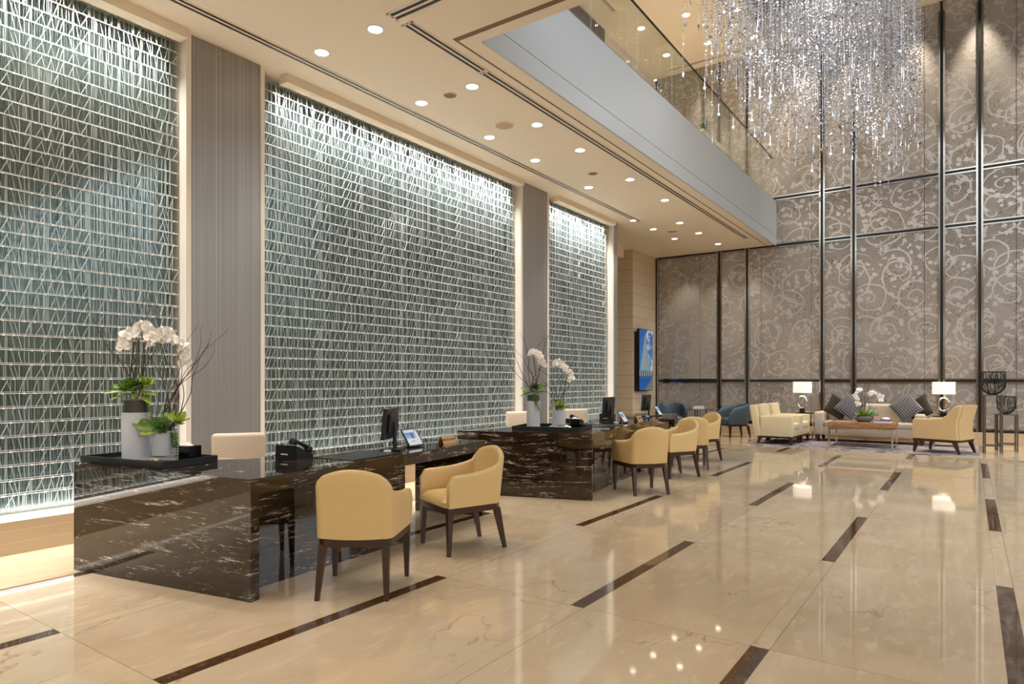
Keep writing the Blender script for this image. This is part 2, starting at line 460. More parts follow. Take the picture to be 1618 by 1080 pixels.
def screen_mat(name, kind):
    """lit display: drawn with object coordinates (x across, z up, origin at the lower left)"""
    t = NT(name)
    x, y, z = t.sep(t.obj())
    if kind == 'tower':
        u = t.m('DIVIDE', x, .84); v = t.m('DIVIDE', z, 1.53)
        sky = t.ramp(v, [(.25, lin((70, 150, 205))), (1., lin((34, 96, 178)))])
        cl, _ = t.noise(t.comb(t.m('MULTIPLY', u, 1.3), 0., t.m('MULTIPLY', v, 2.4)), 3., 4.)
        clm = t.m('MULTIPLY', t.ramp(cl, [(.46, 0.), (.62, 1.)]), t.ramp(t.m('ADD', u, t.m('MULTIPLY', v, .4)), [(.62, 0.), (.9, 1.)]))
        col = t.mix(clm, sky, lin((222, 226, 224)))
        # tower: apex near u .42, v .88 ; base v .36
        k = t.m('SUBTRACT', .90, v)
        left = t.m('GREATER_THAN', u, t.m('SUBTRACT', .40, t.m('MULTIPLY', k, .62)))
        right = t.m('LESS_THAN', u, t.m('ADD', .42, t.m('MULTIPLY', k, .75)))
        mid = t.m('GREATER_THAN', u, t.m('ADD', .41, t.m('MULTIPLY', k, .06)))
        body = t.m('MULTIPLY', t.m('MULTIPLY', left, right), t.m('MULTIPLY', t.m('GREATER_THAN', k, 0.), t.m('GREATER_THAN', v, .34)))
        stripe = t.m('GREATER_THAN', t.m('FRACT', t.m('ADD', t.m('MULTIPLY', v, 34.), t.m('MULTIPLY', u, 7.))), .5)
        bc = t.mix(stripe, lin((196, 204, 204)), lin((92, 128, 150)))
        bc = t.mix(t.m('MULTIPLY', mid, .4), bc, lin((120, 150, 170)))
        col = t.mix(body, col, bc)
        pod = t.m('MULTIPLY', t.m('GREATER_THAN', v, .24), t.m('LESS_THAN', v, t.m('ADD', .34, t.m('MULTIPLY', u, -.03))))
        col = t.mix(pod, col, t.mix(t.m('GREATER_THAN', t.m('FRACT', t.m('MULTIPLY', u, 6.)), .5), lin((170, 176, 172)), lin((60, 74, 82))))
        pool = t.m('LESS_THAN', v, .24)
        pc = t.mix(t.m('LESS_THAN', v, t.m('MULTIPLY_ADD', u, .34, -.12)), lin((34, 98, 176)), lin((120, 126, 122)))
        col = t.mix(pool, col, pc)
        st = .5
    else:
        u = t.m('DIVIDE', x, .2); v = t.m('DIVIDE', z, .16)
        col = lin((228, 232, 238))
        photo = t.m('MULTIPLY', t.m('GREATER_THAN', v, .42), t.m('LESS_THAN', v, .82))
        ph = t.mix(t.m('MULTIPLY', t.m('LESS_THAN', t.m('ABSOLUTE', t.m('SUBTRACT', u, .52)), .07), t.m('LESS_THAN', v, .76)), t.ramp(v, [(.42, lin((176, 198, 226))), (.82, lin((98, 146, 206)))]), lin((84, 92, 112)))
        ph = t.mix(t.m('GREATER_THAN', u, .78), ph, lin((228, 232, 238)))
        col = t.mix(photo, col, ph)
        red = t.m('MULTIPLY', t.line(u, .42, .09), t.line(v, .25, .022))
        col = t.mix(red, col, lin((196, 60, 54)))
        red2 = t.m('MULTIPLY', t.line(u, .88, .06), t.line(v, .9, .03))
        col = t.mix(red2, col, lin((180, 70, 66)))
        st = .6
    t.set(Base_Color=(0., 0., 0.), Emission_Color=col, Emission_Strength=st, Roughness=.15)
    return t.mat
M['tower_screen'] = screen_mat('tower_screen', 'tower')
M['tablet_screen'] = screen_mat('tablet_screen', 'page')

# ------------------------------------------------------------------ dimensions
HC = 1.372
CAM_YAW = math.atan2(1533-809, 1040.)
H1 = 4.72          # low ceiling
HM = 5.80          # upper floor
H2 = 9.62          # upper ceiling
YW = 17.1          # back wall
KW = YW/16.93
XP = -6.2          # plane of the pillars
XF = -3.96         # edge of the upper floor
YV = 5.17          # near edge of the double-height void

# ------------------------------------------------------------------ setting
struct('floor', MB().box(-10.5, 8.7, -7.2, YW+.3, -.1, 0), M['floor'])
struct('ceiling', MB().box(-10.5, XF, -6, YW+.2, H1, HM-.02).box(XF, 6, -6, YV, H1, HM-.02), M['ceiling_paint'])
struct('ceiling_upper', MB().box(-10.5, -4.05, YV, YW+.2, H2, H2+.2).box(-4.05, 6, 16.62, YW+.2, H2, H2+.2), M['ceiling_paint'])
struct('ceiling_coffer', MB().box(-4.05, 6, YV, 16.62, H2+.62, H2+.7), M['coffer_black'])
struct('trim_1', MB().box(-4.07, -4.05, YV, 16.62, H2-.004, H2+.62), M['coffer_black'])
struct('trim_2', MB().box(-4.05, 6, 16.60, 16.62, H2-.004, H2+.62), M['white_paint'])
# upper floor edge
fas = MB().box(XF, XF+.03, YV, YW, 4.93, 5.74).box(XF, XF+.03, YV, YW, 4.70, 4.922).box(XF-.05, XF+.015, YV, YW, 5.74, 5.80)
struct('trim_3', fas, M['fascia'])
g = MB().box(-4.17, -4.15, YV-.14, YW-.03, H1-.003, H1+.002).box(-4.17, 3, YV-.20, YV-.14, H1-.003, H1+.002)  # flat brown strips, shade of the ceiling groove put in as colour
struct('trim_4', g, plain('painted_gap_shade', (120, 96, 70), .7))
# back wall
struct('wall_back', MB().box(-7.02*KW, 6, YW, YW+.2, 0, H2), M['wallpaper'])
struct('baseboard_back', MB().box(-7.0*KW, 6, YW-.05, YW, 0, .275), M['limestone_skirt'])
tx = [v*KW for v in (-7.0, -5.286, -4.588, -2.868, -2.2, -.504, .163, 1.87, 2.54, 4.25)]
def trim_bar(mb_d, mb_c, a0, a1, b0, b1, vertical):
    """dark channel with a bright polished lip on each side"""
    w = .027
    if vertical:
        mb_d.box((a0+a1)/2-w, (a0+a1)/2+w, YW-.012, YW, b0, b1)
        mb_c.box(a0, (a0+a1)/2-w, YW-.035, YW, b0, b1).box((a0+a1)/2+w, a1, YW-.035, YW, b0, b1)
    else:
        c = (b0+b1)/2
        mb_d.box(a0, a1, YW-.014, YW, c-w, c+w)
        mb_c.box(a0, a1, YW-.033, YW, b0, c-w).box(a0, a1, YW-.033, YW, c+w, b1)
n = 5
for x in tx:
    d_, c_ = MB(), MB()
    z1 = H2 if x > XF else H2
    trim_bar(d_, c_, x-.062, x+.062, .275, z1, True)
    d_.m = [0]*len(d_.f); k = len(d_.f)
    d_.add(c_.v, c_.f, 1)
    struct('trim_%d' % n, d_, [M['black'], M['bronze_polish'] if 'bronze_polish' in M else M.setdefault('bronze_polish', plain('bronze_polish', (.42, .38, .34), .12, 1.))])
    n += 1
zs = [.30, 1.36, 4.70, 5.86]
edges = [-7.0*KW]+tx[1:]+[6]
for z in zs:
    d_, c_ = MB(), MB()
    for a, b in zip(edges[:-1], edges[1:]):
        trim_bar(d_, c_, a+.062, b-.062, z-.055, z+.055, False)
    d_.add(c_.v, c_.f, 1)
    struct('trim_%d' % n, d_, [M['black'], M['bronze_polish']]); n += 1
sm = MB()
for x in (-5.798, -4.251, -3.103, -.821, .775, 3.1):
    sm.box(x*KW-.005, x*KW+.005, YW-.003, YW, .36, H2)
struct('trim_%d' % n, sm, plain('panel_seam', (84, 74, 64), .8)); n += 1

# unseen low walls added to block sky reflections in the desks, daylight enters above them
struct('wall_unseen_right', MB().box(8.5, 8.7, -7, YW+.2, 0, 3.0), M['limestone'])
struct('wall_unseen_front', MB().box(-10.5, 8.7, -7.2, -7, 0, 3.0), M['limestone'])
struct('wall_back_right', MB().box(6, 8.7, YW, YW+.2, 0, 9.6), M['wallpaper'])

# recess beyond the glass screens
X7 = -7.02*KW
struct('wall_left', MB().box(X7-.2, X7, 15.6, YW+.2, 0, H1).box(-10.5, X7-.2, 15.6, 15.8, 0, H1), M['limestone'])
struct('wall_recess', MB().box(-10.5, -10.3, -6, YW, 0, H1), M['limestone'])
struct('trim_%d' % n, MB().box(-10.3, X7-.02, 14.2, 15.1, H1-.28, H1), M['ceiling_paint']); n += 1
# upper side wall seen through the railing
struct('wall_upper_left', MB().box(X7-.2, X7, YV-3, YW+.2, HM-.02, H2), M['warm_white'])
struct('door_1', MB().box(X7, X7+.04, 12.2, 13.05, HM, H2-.02).box(X7, X7+.04, 13.06, 13.95, HM, H2-.02), M['dark_panel'])

# ------------------------------------------------------------------ glass screen wall
bays = [(-2.35, 3.41, 'far left'), (4.27, 9.17, 'middle'), (10.06, 12.63, 'right')]
pil = [(3.41, 4.27), (9.17, 10.06), (12.63, 12.86)]
for i, (a, b) in enumerate(pil):
    wb = MB().box(XP-.5, XP-.012, a, b, 0, H1).box(XP-.012, XP, a+.055, b-.055 if i < 2 else b, .27, H1, 1)
    wb.box(XP-.012, XP+.004, a, a+.05, .27, H1, 2)
    if i < 2: wb.box(XP-.012, XP+.004, b-.05, b, .27, H1, 2)
    struct('wall_pillar_%d' % (i+1), wb, [M['side_beige'], M['ribbed'], M['side_beige']])
struct('wall_screen_back', MB().box(XP-.62, XP-.5, -2.4, 12.86, 0, H1), M['dark_panel'])
struct('baseboard_left', MB().box(XP-.5, XP+.02, -2.4, 12.86, 0, .262), M['limestone_skirt'])
for i, (a, b, w) in enumerate(bays):
    struct('trim_%d' % n, MB().box(XP-.05, XP+.09, a+(.22 if i else 0), b-.03, H1-.095, H1), M['ceiling_paint']); n += 1

def row_mesh(width, seed, front):
    r = random.Random(seed)
    mb = MB()
    if front:
        y = 0
        hh = .111
        y = .01
        while y < width-.06:
            k = r.random()
            x0 = r.uniform(-.012, .012)
            w = r.choice((.0035, .004, .007))
            if k < .64:
                mb.bar((x0, y, .004), (x0, y+r.uniform(-.006, .006), hh), w, .004)
                if r.random() < .4: mb.bar((x0, y+.012, .004), (x0, y+.012, hh), .004, .004)
            elif k < .86:
                mb.bar((x0, y, .004), (x0, y+r.uniform(.025, .06), hh), w+.001, .005)
            else:
                mb.bar((x0, y+r.uniform(.02, .035), .004), (x0, y, hh), w-.001, .004)
            y += r.uniform(.02, .05)
        mb.box(-.003, .003, 0, width, 0, .0055, 1)
        mb.box(-.024, -.018, 0, width, .014, .0175, 1)
        y = .03
        while y < width:
            mb.box(-.008, .008, y, y+.014, -.004, .009, 1); y += r.choice((.07, .075, .145))
    else:
        y = .005
        while y < width-.02:
            mb.bar((0, y, 0), (0, y+r.uniform(-.01, .01), .117), r.uniform(.006, .017), .003)
            y += r.uniform(.012, .026)
    return mb
spot_m = [M['satin_steel'], emit('spot_lens', (1., .96, .9), 14.)]
sp = MB().lathe([(.016, .09), (.016, .05), (.045, .02), (.05, -.03)], 14, 0).lathe([(.001, -.026), (.044, -.026)], 14, 1)
spot_mesh = sp.mesh('spotlight', spot_m, True, False)
PITCH = .1172
for bi, (a, b, w) in enumerate(bays):
    s = thing('glass_screen', {'far left': 'tall screen of glass rods at the left edge, before the first ribbed pillar',
                               'middle': 'wide middle screen of glass rods between the two ribbed pillars',
                               'right': 'narrow screen of glass rods beyond the second ribbed pillar, farthest one'}[w], 'screen', (XP-.12, a, .27), 0, 'glass rod screens along the side wall')
    L = b-a
    obj('mirror_panel', MB().box(-.17, -.16, .0, L, .0, H1-.28), M['mirror'], s)
    fr = [row_mesh(L-.02, 31*bi+k, True).mesh('glass_row', [M['rod'], M['rail_rod']], False, False) for k in range(4)]
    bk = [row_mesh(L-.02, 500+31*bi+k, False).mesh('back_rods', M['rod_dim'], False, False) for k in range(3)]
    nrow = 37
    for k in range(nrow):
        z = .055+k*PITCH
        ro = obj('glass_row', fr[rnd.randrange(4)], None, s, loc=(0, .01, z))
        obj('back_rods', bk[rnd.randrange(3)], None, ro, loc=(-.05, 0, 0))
    obj('led_strip', MB().box(-.02, .09, 0, L, .0, .022), M['cool_led'], s)
    ns = int(L/.235)
    for k in range(ns):
        obj('spotlight', spot_mesh, None, s, loc=(-.10, .12+k*(L-.2)/ns, H1-.27-.16))
    for (zz, zd, pw, dirx) in ((H1-.05, -.06, 95, 0), (.32, .0, 14, PI)):
        li = bpy.data.lights.new('screen_light', 'AREA'); li.shape = 'RECTANGLE'
        li.size = .08; li.size_y = L-.4; li.energy = pw*L/4.9; li.color = (1., .97, .93); li.spread = R(70 if dirx == 0 else 100)
        lo = bpy.data.objects.new('screen_light', li); C.objects.link(lo)
        lo.location = (XP-.045 if dirx == 0 else XP-.1, (a+b)/2, H1-.10 if dirx == 0 else zz); lo.rotation_euler = (0, (dirx+R(7)) if dirx == 0 else PI, 0)

# ------------------------------------------------------------------ ceiling fittings
dl_mesh_r = MB().lathe([(.066, 0), (.082, 0), (.084, -.006), (.066, -.003)], 24, 0, closed=True).mesh('trim_ring', M['white_paint'], True)
dl_mesh_l = MB().lathe([(.001, -.004), (.067, -.004), (.067, .0), (.001, .0)], 24, 0).mesh('lamp_lens', M['light'])
def downlight(x, y, z, label, group, power=60, size=70, sc=1., blend=.6):
    t = thing('downlight', label, 'downlight', (x, y, z), 0, group)
    t.scale = (sc, sc, 1)
    obj('trim_ring', dl_mesh_r, None, t); obj('lamp_lens', dl_mesh_l, None, t)
    if power:
        li = bpy.data.lights.new('downlight_beam', 'SPOT'); li.energy = power; li.color = (1., .91, .78)
        li.spot_size = R(size); li.spot_blend = blend; li.shadow_soft_size = .06
        lo = bpy.data.objects.new('downlight_beam', li); C.objects.link(lo); lo.location = (x, y, z-.03)
PW = 74
ya = [2.95, 4.41, 5.90, 7.27, 8.43, 10.14, 11.67]
for i, y in enumerate(ya):
    for x, r_ in ((-4.66, 'row above the front of the desks'), (-5.44, 'row nearer the glass screens')):
        if i == 6 and x < -5: continue
        downlight(x, y, H1, 'recessed downlight, %s from the camera in the %s' % (ORD[i], r_), 'downlights in the low ceiling', PW)
for y in (1.3, -.3):
    for x in (-4.66, -5.44, -2.4, .2):
        li = bpy.data.lights.new('downlight_beam', 'SPOT'); li.energy = PW*.8; li.color = (1., .91, .78); li.spot_size = R(80); li.spot_blend = .6; li.shadow_soft_size = .06
        lo = bpy.data.objects.new('downlight_beam', li); C.objects.link(lo); lo.location = (x, y, H1-.03)
far = [(-5.79, 12.77, 'left row'), (-5.075, 13.54, 'right row'), (-5.77, 13.77, 'left row'), (-5.07, 14.72, 'right row'), (-5.74, 14.98, 'left row'), (-5.08, 16.15, 'right row')]
cnt = {}
for x, y, r_ in far:
    cnt[r_] = cnt.get(r_, -1)+1
    downlight(x, y, H1, 'small downlight past the glass screens, %s of the %s toward the back wall' % (ORD[cnt[r_]], r_), 'downlights in the low ceiling', PW*.8)
up = [(-5.27, 14.45, 'on the upper ceiling left of the chandelier, nearer the middle'), (-5.27, 15.95, 'on the upper ceiling just before the slot along the back wall'), (-4.24, 14.9, 'on the upper ceiling beside the edge of the dark coffer'),
      (-4.26, 16.3, 'on the upper ceiling at the corner of the coffer by the back wall'), (-6.33, 14.4, 'seen through the railing glass, nearest the dark doors'), (-6.33, 15.95, 'seen through the railing glass, nearest the back wall')]
for x, y, l in up:
    downlight(x, y, H2, 'recessed downlight '+l, 'downlights in the upper ceiling', 150, 80, 1.2)
for i, y in enumerate((8.0, 9.6, 11.2, 12.8)):  # unseen downlights added to brighten the upper floor
    for x, q in ((-6.33, 'row nearer the side wall'), (-5.27, 'row nearer the void')):
        downlight(x, y, H2, 'added upper ceiling downlight, %s from the camera in the %s' % (ORD[i], q), 'downlights in the upper ceiling', 80, 100, 1.2)
def slot_along(x0, x1, y0, y1, z, label):
    along_y = (y1-y0) > (x1-x0)
    t = thing('slot_diffuser', label, 'air vent', ((x0+x1)/2, (y0+y1)/2, z), 0, 'linear slot diffusers in the ceilings')
    hx, hy = (x1-x0)/2, (y1-y0)/2
    f = MB(); s = MB()
    if along_y:
        f.box(-hx, -hx+.018, -hy, hy, -.006, 0).box(hx-.018, hx, -hy, hy, -.006, 0).box(-.012, .012, -hy, hy, -.006, 0)
        f.box(-hx, hx, -hy, -hy+.02, -.006, 0).box(-hx, hx, hy-.02, hy, -.006, 0)
    else:
        f.box(-hx, hx, -hy, -hy+.018, -.006, 0).box(-hx, hx, hy-.018, hy, -.006, 0).box(-hx, hx, -.012, .012, -.006, 0)
        f.box(-hx, -hx+.02, -hy, hy, -.006, 0).box(hx-.02, hx, -hy, hy, -.006, 0)
    s.box(-hx+.01, hx-.01, -hy+.01, hy-.01, -.0025, 0)
    obj('slot_frame', f, M['ceiling_paint'], t); obj('dark_slots', s, M['black'], t)
slot_along(-5.80, -5.67, -2.0, 12.93, H1, 'long double slot diffuser running above the glass screens')
slot_along(-4.40, -4.27, 4.50, 5.68, H1, 'short double slot diffuser at the near end of the line beside the void')
slot_along(-4.40, -4.27, 5.70, 15.9, H1, 'long double slot diffuser beside the edge of the void')
slot_along(-4.38, 1.5, 4.28, 4.42, H1, 'double slot diffuser crossing the low ceiling near the camera')
slot_along(-4.47, -4.37, 13.2, 15.3, H2, 'slot diffuser on the upper ceiling beside the coffer')
slot_along(-6.6, -4.5, 16.72, 16.84, H2, 'slot diffuser on the upper ceiling along the back wall')
slot_along(-6.58, -6.48, 11.0, 13.4, H2, 'slot diffuser on the upper ceiling above the dark doors')
def speaker(x, y, r, label, rgb=(178, 152, 124)):
    t = thing('ceiling_speaker', label, 'speaker', (x, y, H1), 0, 'round ceiling speakers')
    obj('rim', MB().lathe([(r-.012, 0), (r, 0), (r, -.008), (r-.012, -.008)], 28, closed=True), M['warm_white'], t, True)
    obj('grille', MB().lathe([(.001, -.005), (r-.012, -.005), (r-.012, 0), (.001, 0)], 28), plain('speaker_mesh', rgb, .7), t)
speaker(-5.014, 5.93, .085, 'small brown round ceiling speaker nearest the camera', (128, 106, 84))
speaker(-5.02, 7.04, .13, 'large pale round ceiling speaker, second from the camera')
speaker(-5.016, 9.5, .085, 'small brown round ceiling speaker, third from the camera', (120, 98, 78))
speaker(-5.5, 14.2, .12, 'pale round ceiling speaker near the back wall')

# ------------------------------------------------------------------ glass railing of the upper floor
rl = thing('glass_railing', 'clear glass railing along the edge of the upper floor', 'railing', (XF-.03, YV, HM))
y = 0.; ed = [0.]
for v in (6.15, 7.5, 8.95, 10.3, 11.6, 12.9, 14.2, 15.5, YW-.12): ed.append(v-YV)
for a, b in zip(ed[:-1], ed[1:]):
    obj('glass_pane', MB().box(-.008, .008, a+.006, b-.006, .0, 1.02), M['glass'], rl)
obj('base_channel', MB().box(-.03, .03, 0, ed[-1], -.02, .03), M['satin_steel'], rl)
obj('top_rail', MB().box(-.012, .012, 0, ed[-1], 1.02, 1.04), M['dark_metal'], rl)
ct = thing('planter_counter', 'low white counter behind the upper railing near the back wall', 'counter', (-4.95, 15.0, HM))
obj('body', MB().box(-.25, .25, -1.1, 1.1, 0, .9), M['white_paint'], ct)
obj('top', MB().box(-.28, .28, -1.13, 1.13, .9, .95), M['warm_white'], ct)

# ------------------------------------------------------------------ plants
def leaf_pts(mb, base, d, up, L, W, curl=.3, mi=0, thick=.006):
    """one pointed leaf as a double surface"""
    d = Vector(d).normalized(); up = Vector(up).normalized(); sd = d.cross(up).normalized(); base = Vector(base)
    rows = 6
    vs = []; fs = []
    for i in range(rows+1):
        t = i/rows
        w = W*math.sin(PI*min(1, (t*.86+.10)))**.8*(1 if t < .98 else .05)
        c = base+d*L*t+up*(curl*L*(t*t))
        for s_ in (-1, 0, 1):
            vs.append(c+sd*w*s_*.5+up*(.10*W*abs(s_)))
        vs.append(c-up*thick*(1-t))
    for i in range(rows):
        for k in range(2):
            fs.append((i*4+k, i*4+k+1, (i+1)*4+k+1, (i+1)*4+k))
        fs.append((i*4, (i+1)*4, (i+1)*4+3, i*4+3)); fs.append((i*4+2, i*4+3, (i+1)*4+3, (i+1)*4+2))
    mb.add(vs, fs, mi)
def rosette(mb, c, r, axis=(0,0,1), n=26, mi=0, mi2=None, seed=1):
    rr = random.Random(seed)
    ax = Vector(axis).normalized()
    a = ax.cross(Vector((0,1,0)))
    if a.length < .1: a = ax.cross(Vector((1,0,0)))
    a.normalize(); b = ax.cross(a)
    for i in range(n):
        t = i/(n-1)                       # 0 outer .. 1 inner
        th = i*2.39996
        rad = (a*math.cos(th)+b*math.sin(th))
        tilt = .15+1.15*t
        d = rad*math.cos(tilt)+ax*math.sin(tilt)
        u = ax*math.cos(tilt)-rad*math.sin(tilt)
        L = r*(1.-.62*t); W = L*.62
        leaf_pts(mb, Vector(c)+rad*r*.06+ax*r*.12*t, d, u, L, W, .18, mi if (mi2 is None or i % 3) else mi2)
flower_cache = {}
def flower_mesh(k):
    if k in flower_cache: return flower_cache[k]
    r = random.Random(k); mb = MB()
    def petal(ang, L, W, cup):
        vs = []; fs = []
        for i in range(5):
            t = i/4
            w = W*math.sin(PI*(t*.78+.16))
            for j in range(3):
                s_ = j-1
                rr = L*t; 
                x = rr*math.cos(ang)-s_*w*.5*math.sin(ang)
                z = rr*math.sin(ang)+s_*w*.5*math.cos(ang)
                vs.append((x, -.006-cup*t*(1-t)*.03-.004*abs(s_)+cup*t*t*.012, z))
        for i in range(4):
            for j in range(2): fs.append((i*3+j, i*3+j+1, i*3+j+4, i*3+j+3))
        mb.add(vs, fs, 0)
    for a_, L, W in ((90, .040, .030), (210, .040, .028), (330, .040, .028), (12, .046, .052), (168, .046, .052)):
        petal(R(a_+r.uniform(-6, 6)), L*r.uniform(.92, 1.05), W, r.uniform(.5, 1.4))
    mb.ball((0, -.013, -.004), .005, 6, 4, 1); mb.ball((0, -.014, -.010), .0035, 6, 4, 1, (1.6, 1, 1))
    flower_cache[k] = mb.mesh('orchid_flower', [M['petal'], M['petal_core']], True, False)
    return flower_cache[k]
def twig_pts(p, d, n, step, r, wob):
    p = Vector(p); d = Vector(d).normalized(); out = [p.copy()]
    for i in range(n):
        d = (d+Vector((r.uniform(-wob, wob), r.uniform(-wob, wob)*.6, r.uniform(-wob*.5, wob*.6)))).normalized()
        p = p+d*step; out.append(p.copy())
    return out
def catmull(pts, n=6):
    P = [Vector(p) for p in pts]; P = [P[0]*2-P[1]]+P+[P[-1]*2-P[-2]]
    out = []
    for i in range(1, len(P)-2):
        for k in range(n):
            t = k/n
            out.append(.5*((2*P[i])+(P[i+1]-P[i-1])*t+(2*P[i-1]-5*P[i]+4*P[i+1]-P[i+2])*t*t+(3*P[i]-P[i-1]-3*P[i+1]+P[i+2])*t**3))
    out.append(P[-2].copy())
    return out
VIEW = CAM_YAW   # arrangements are turned with their broad side along the desk end
def flowers_along(parent, pts, count, seed, scale=1., side=(0, -1, 0), facing=0., z_off=.0):
    r = random.Random(seed)
    for i in range(count):
        p = pts[min(len(pts)-1, int(i*(len(pts)-1)/max(1, count-1)))]
        o = obj('orchid_flower', flower_mesh(seed % 7*10+i % 5), None, parent,
                loc=(p[0]+r.uniform(-.018, .018), p[1]-.015+r.uniform(-.025, .02), p[2]+r.uniform(-.02, .015)+z_off))
        o.rotation_euler = (R(r.uniform(-25, 10)), R(r.uniform(-30, 30)), R(facing+r.uniform(-35, 35)))
        s_ = scale*r.uniform(.88, 1.12); o.scale = (s_, s_, s_)
def trailing(mb, p, L, seed, mi=0):
    r = random.Random(seed); p = Vector(p); q = p.copy()
    pts = [q.copy()]
    for i in range(12):
        q = q+Vector((r.uniform(.0, .006), r.uniform(-.005, .003), -L/12)); pts.append(q.copy())
    mb.tube(pts, .003, 5, mi)
    for q in pts[1:]:
        for k in range(5):
            a = r.uniform(0, 2*PI)
            leaf_pts(mb, q, (math.cos(a), math.sin(a), -.6), (0, 0, 1), .022, .013, .1, mi)

def tall_vase(loc, rz, label, hgt, frost, rad, seed, twigs, group, spray):
    t = thing('orchid_vase', label, 'vase', loc, rz, group)
    w = .008
    obj('frosted_body', MB().lathe([(rad, 0), (rad, frost), (rad-w, frost), (rad-w, .012), (.001, .012)], 36).lathe([(.001, 0), (rad, 0)], 36), M['frosted'], t, True)
    obj('clear_rim', MB().lathe([(rad, frost), (rad, hgt), (rad-w, hgt), (rad-w, frost)], 36, closed=True), M['glass'], t, True)
    so = MB().lathe([(.001, frost*.5), (rad-w-.004, frost*.5), (rad-w-.004, hgt-.03), (.001, hgt-.02)], 24)
    obj('dark_liner', so, plain('liner', (62, 64, 68), .3), t, True)
    return t

def arrangement_one():
    # ---- tall vase
    t = tall_vase((-5.20, 2.475, .778), VIEW, 'tall frosted vase of white orchids and succulents on the near desk tray', .475, .352, .098, 3, 5, 'orchid vases on the desks', None)
    top = .475
    ro = MB(); rosette(ro, (-.02, -.05, top+.045), .13, (-.1, -.35, 1), 34, 0, 1, 4)
    obj('succulent_rosette', ro, [M['leaf'], M['leaf_dark']], t, True)
    ro = MB(); rosette(ro, (.075, -.02, top+.075), .11, (.25, -.2, 1), 18, 0, 1, 9)
    obj('succulent_rosette', ro, [M['leaf_light'], M['leaf']], t, True)
    lv = MB()
    for (d, L, W, b) in (((-1, -.2, .05), .16, .055, (-.06, -.03, top+.03)), ((-.9, -.5, -.25), .11, .05, (-.05, -.05, top+.01)), ((1, -.3, -.05), .15, .06, (.05, -.04, top+.03)),
                         ((.9, -.4, .35), .13, .05, (.05, -.03, top+.04)), ((.55, -.25, -.3), .11, .045, (.07, -.05, top+.0)), ((-.5, -.8, -.1), .11, .055, (0, -.06, top+.02)), ((.3, -.8, -.2), .11, .05, (.03, -.06, top+.02))):
        leaf_pts(lv, b, d, (0, -.3, 1), L, W, -.15, 0)
    obj('broad_leaves', lv, [M['leaf_light']], t, True)
    tr = MB(); trailing(tr, (.10, -.03, top+.02), .20, 3)
    obj('trailing_sprig', tr, [M['leaf']], t)
    r = random.Random(12)
    for k in range(11):
        x0 = r.uniform(-.05, .05)
        tw = MB(); tw.tube(twig_pts((x0, r.uniform(-.03, .04), top+.0), (r.uniform(-.16, .14), 0, 1), 17, r.uniform(.032, .055), r, .36), .0045, 5, 0, .0014)
        obj('willow_twig', tw, M['twig'], t, True)
    for k, (p, cnt, sd) in enumerate(((((.0, 0, top), (.0, 0, top+.22), (.03, -.02, top+.44), (-.02, -.03, top+.47), (-.055, -.04, top+.42), (-.045, -.05, top+.36)), 5, 1),
                                      (((.02, 0, top), (.02, 0, top+.25), (.03, -.02, top+.48), (.07, -.03, top+.52), (.14, -.04, top+.47), (.14, -.05, top+.38)), 6, 2))):
        q = catmull(p)
        st = MB(); st.tube(q, .004, 6, 0, .0025); obj('orchid_stem', st, M['stem_green'], t, True)
        flowers_along(t, q[13:], cnt+4, 3+sd, 1.28)
    # ---- low vase
    t2 = thing('orchid_vase', 'low frosted vase of arching white orchids and a green rosette on the near desk tray', 'vase', (-5.02, 2.60, .778), VIEW, 'orchid vases on the desks')
    rad = .092; hg = .215
    obj('frosted_body', MB().lathe([(.001, .03), (rad, .03), (rad, hg), (rad-.008, hg), (rad-.008, .05), (.001, .05)], 36), M['frosted'], t2, True)
    obj('faceted_base', MB().add([(-.16, -.10, 0), (.15, -.12, 0), (.17, .06, 0), (-.12, .10, 0), (-.10, -.06, .03), (.10, -.07, .03), (.10, .07, .03), (-.08, .08, .03)],
        [(0, 3, 2, 1), (4, 5, 6, 7), (0, 1, 5, 4), (1, 2, 6, 5), (2, 3, 7, 6), (3, 0, 4, 7)]), M['stone_glass'] if 'stone_glass' in M else M.setdefault('stone_glass', plain('stone_glass', (150, 150, 152), .15)), t2)
    obj('soil', MB().lathe([(.001, hg-.02), (rad-.01, hg-.02)], 24), M['brown_fabric'], t2)
    ro = MB(); rosette(ro, (.025, -.085, hg+.035), .085, (.05, -.95, .42), 46, 0, 1, 5); obj('succulent_rosette', ro, [M['leaf_rim'], M['leaf']], t2, True)
    ro = MB(); rosette(ro, (.10, -.02, hg+.06), .115, (.35, -.3, .9), 16, 0, None, 6); obj('succulent_rosette', ro, [M['leaf_light']], t2, True)
    lv = MB(); leaf_pts(lv, (-.03, -.06, hg+.015), (-1, -.15, .32), (.1, -.75, .5), .19, .10, .0)
    obj('broad_leaf', lv, [M['leaf']], t2, True)
    lv = MB(); leaf_pts(lv, (-.02, -.08, hg+.0), (-1, -.4, -.15), (0, -.6, .8), .12, .075, -.1); obj('broad_leaf', lv, [M['leaf_light']], t2, True)
    tr = MB(); trailing(tr, (.095, -.045, hg+.0), .24, 8); trailing(tr, (.075, -.06, hg+.0), .12, 9); trailing(tr, (.105, -.05, hg-.0), .21, 10)
    obj('trailing_sprig', tr, [M['leaf']], t2)
    for k in range(12):
        tw = MB(); tw.tube(twig_pts((r.uniform(-.05, .06), r.uniform(-.02, .05), hg-.01), (r.uniform(-.1, .32), 0, 1), 17, r.uniform(.035, .055), r, .33), .0042, 5, 0, .0012)
        obj('willow_twig', tw, M['twig'], t2, True)
    q = catmull(((.02, .0, hg), (.02, 0, hg+.3), (-.03, 0, hg+.6), (-.03, -.02, hg+.70), (.03, -.03, hg+.73), (.10, -.03, hg+.69), (.16, -.03, hg+.60), (.195, -.04, hg+.51)))
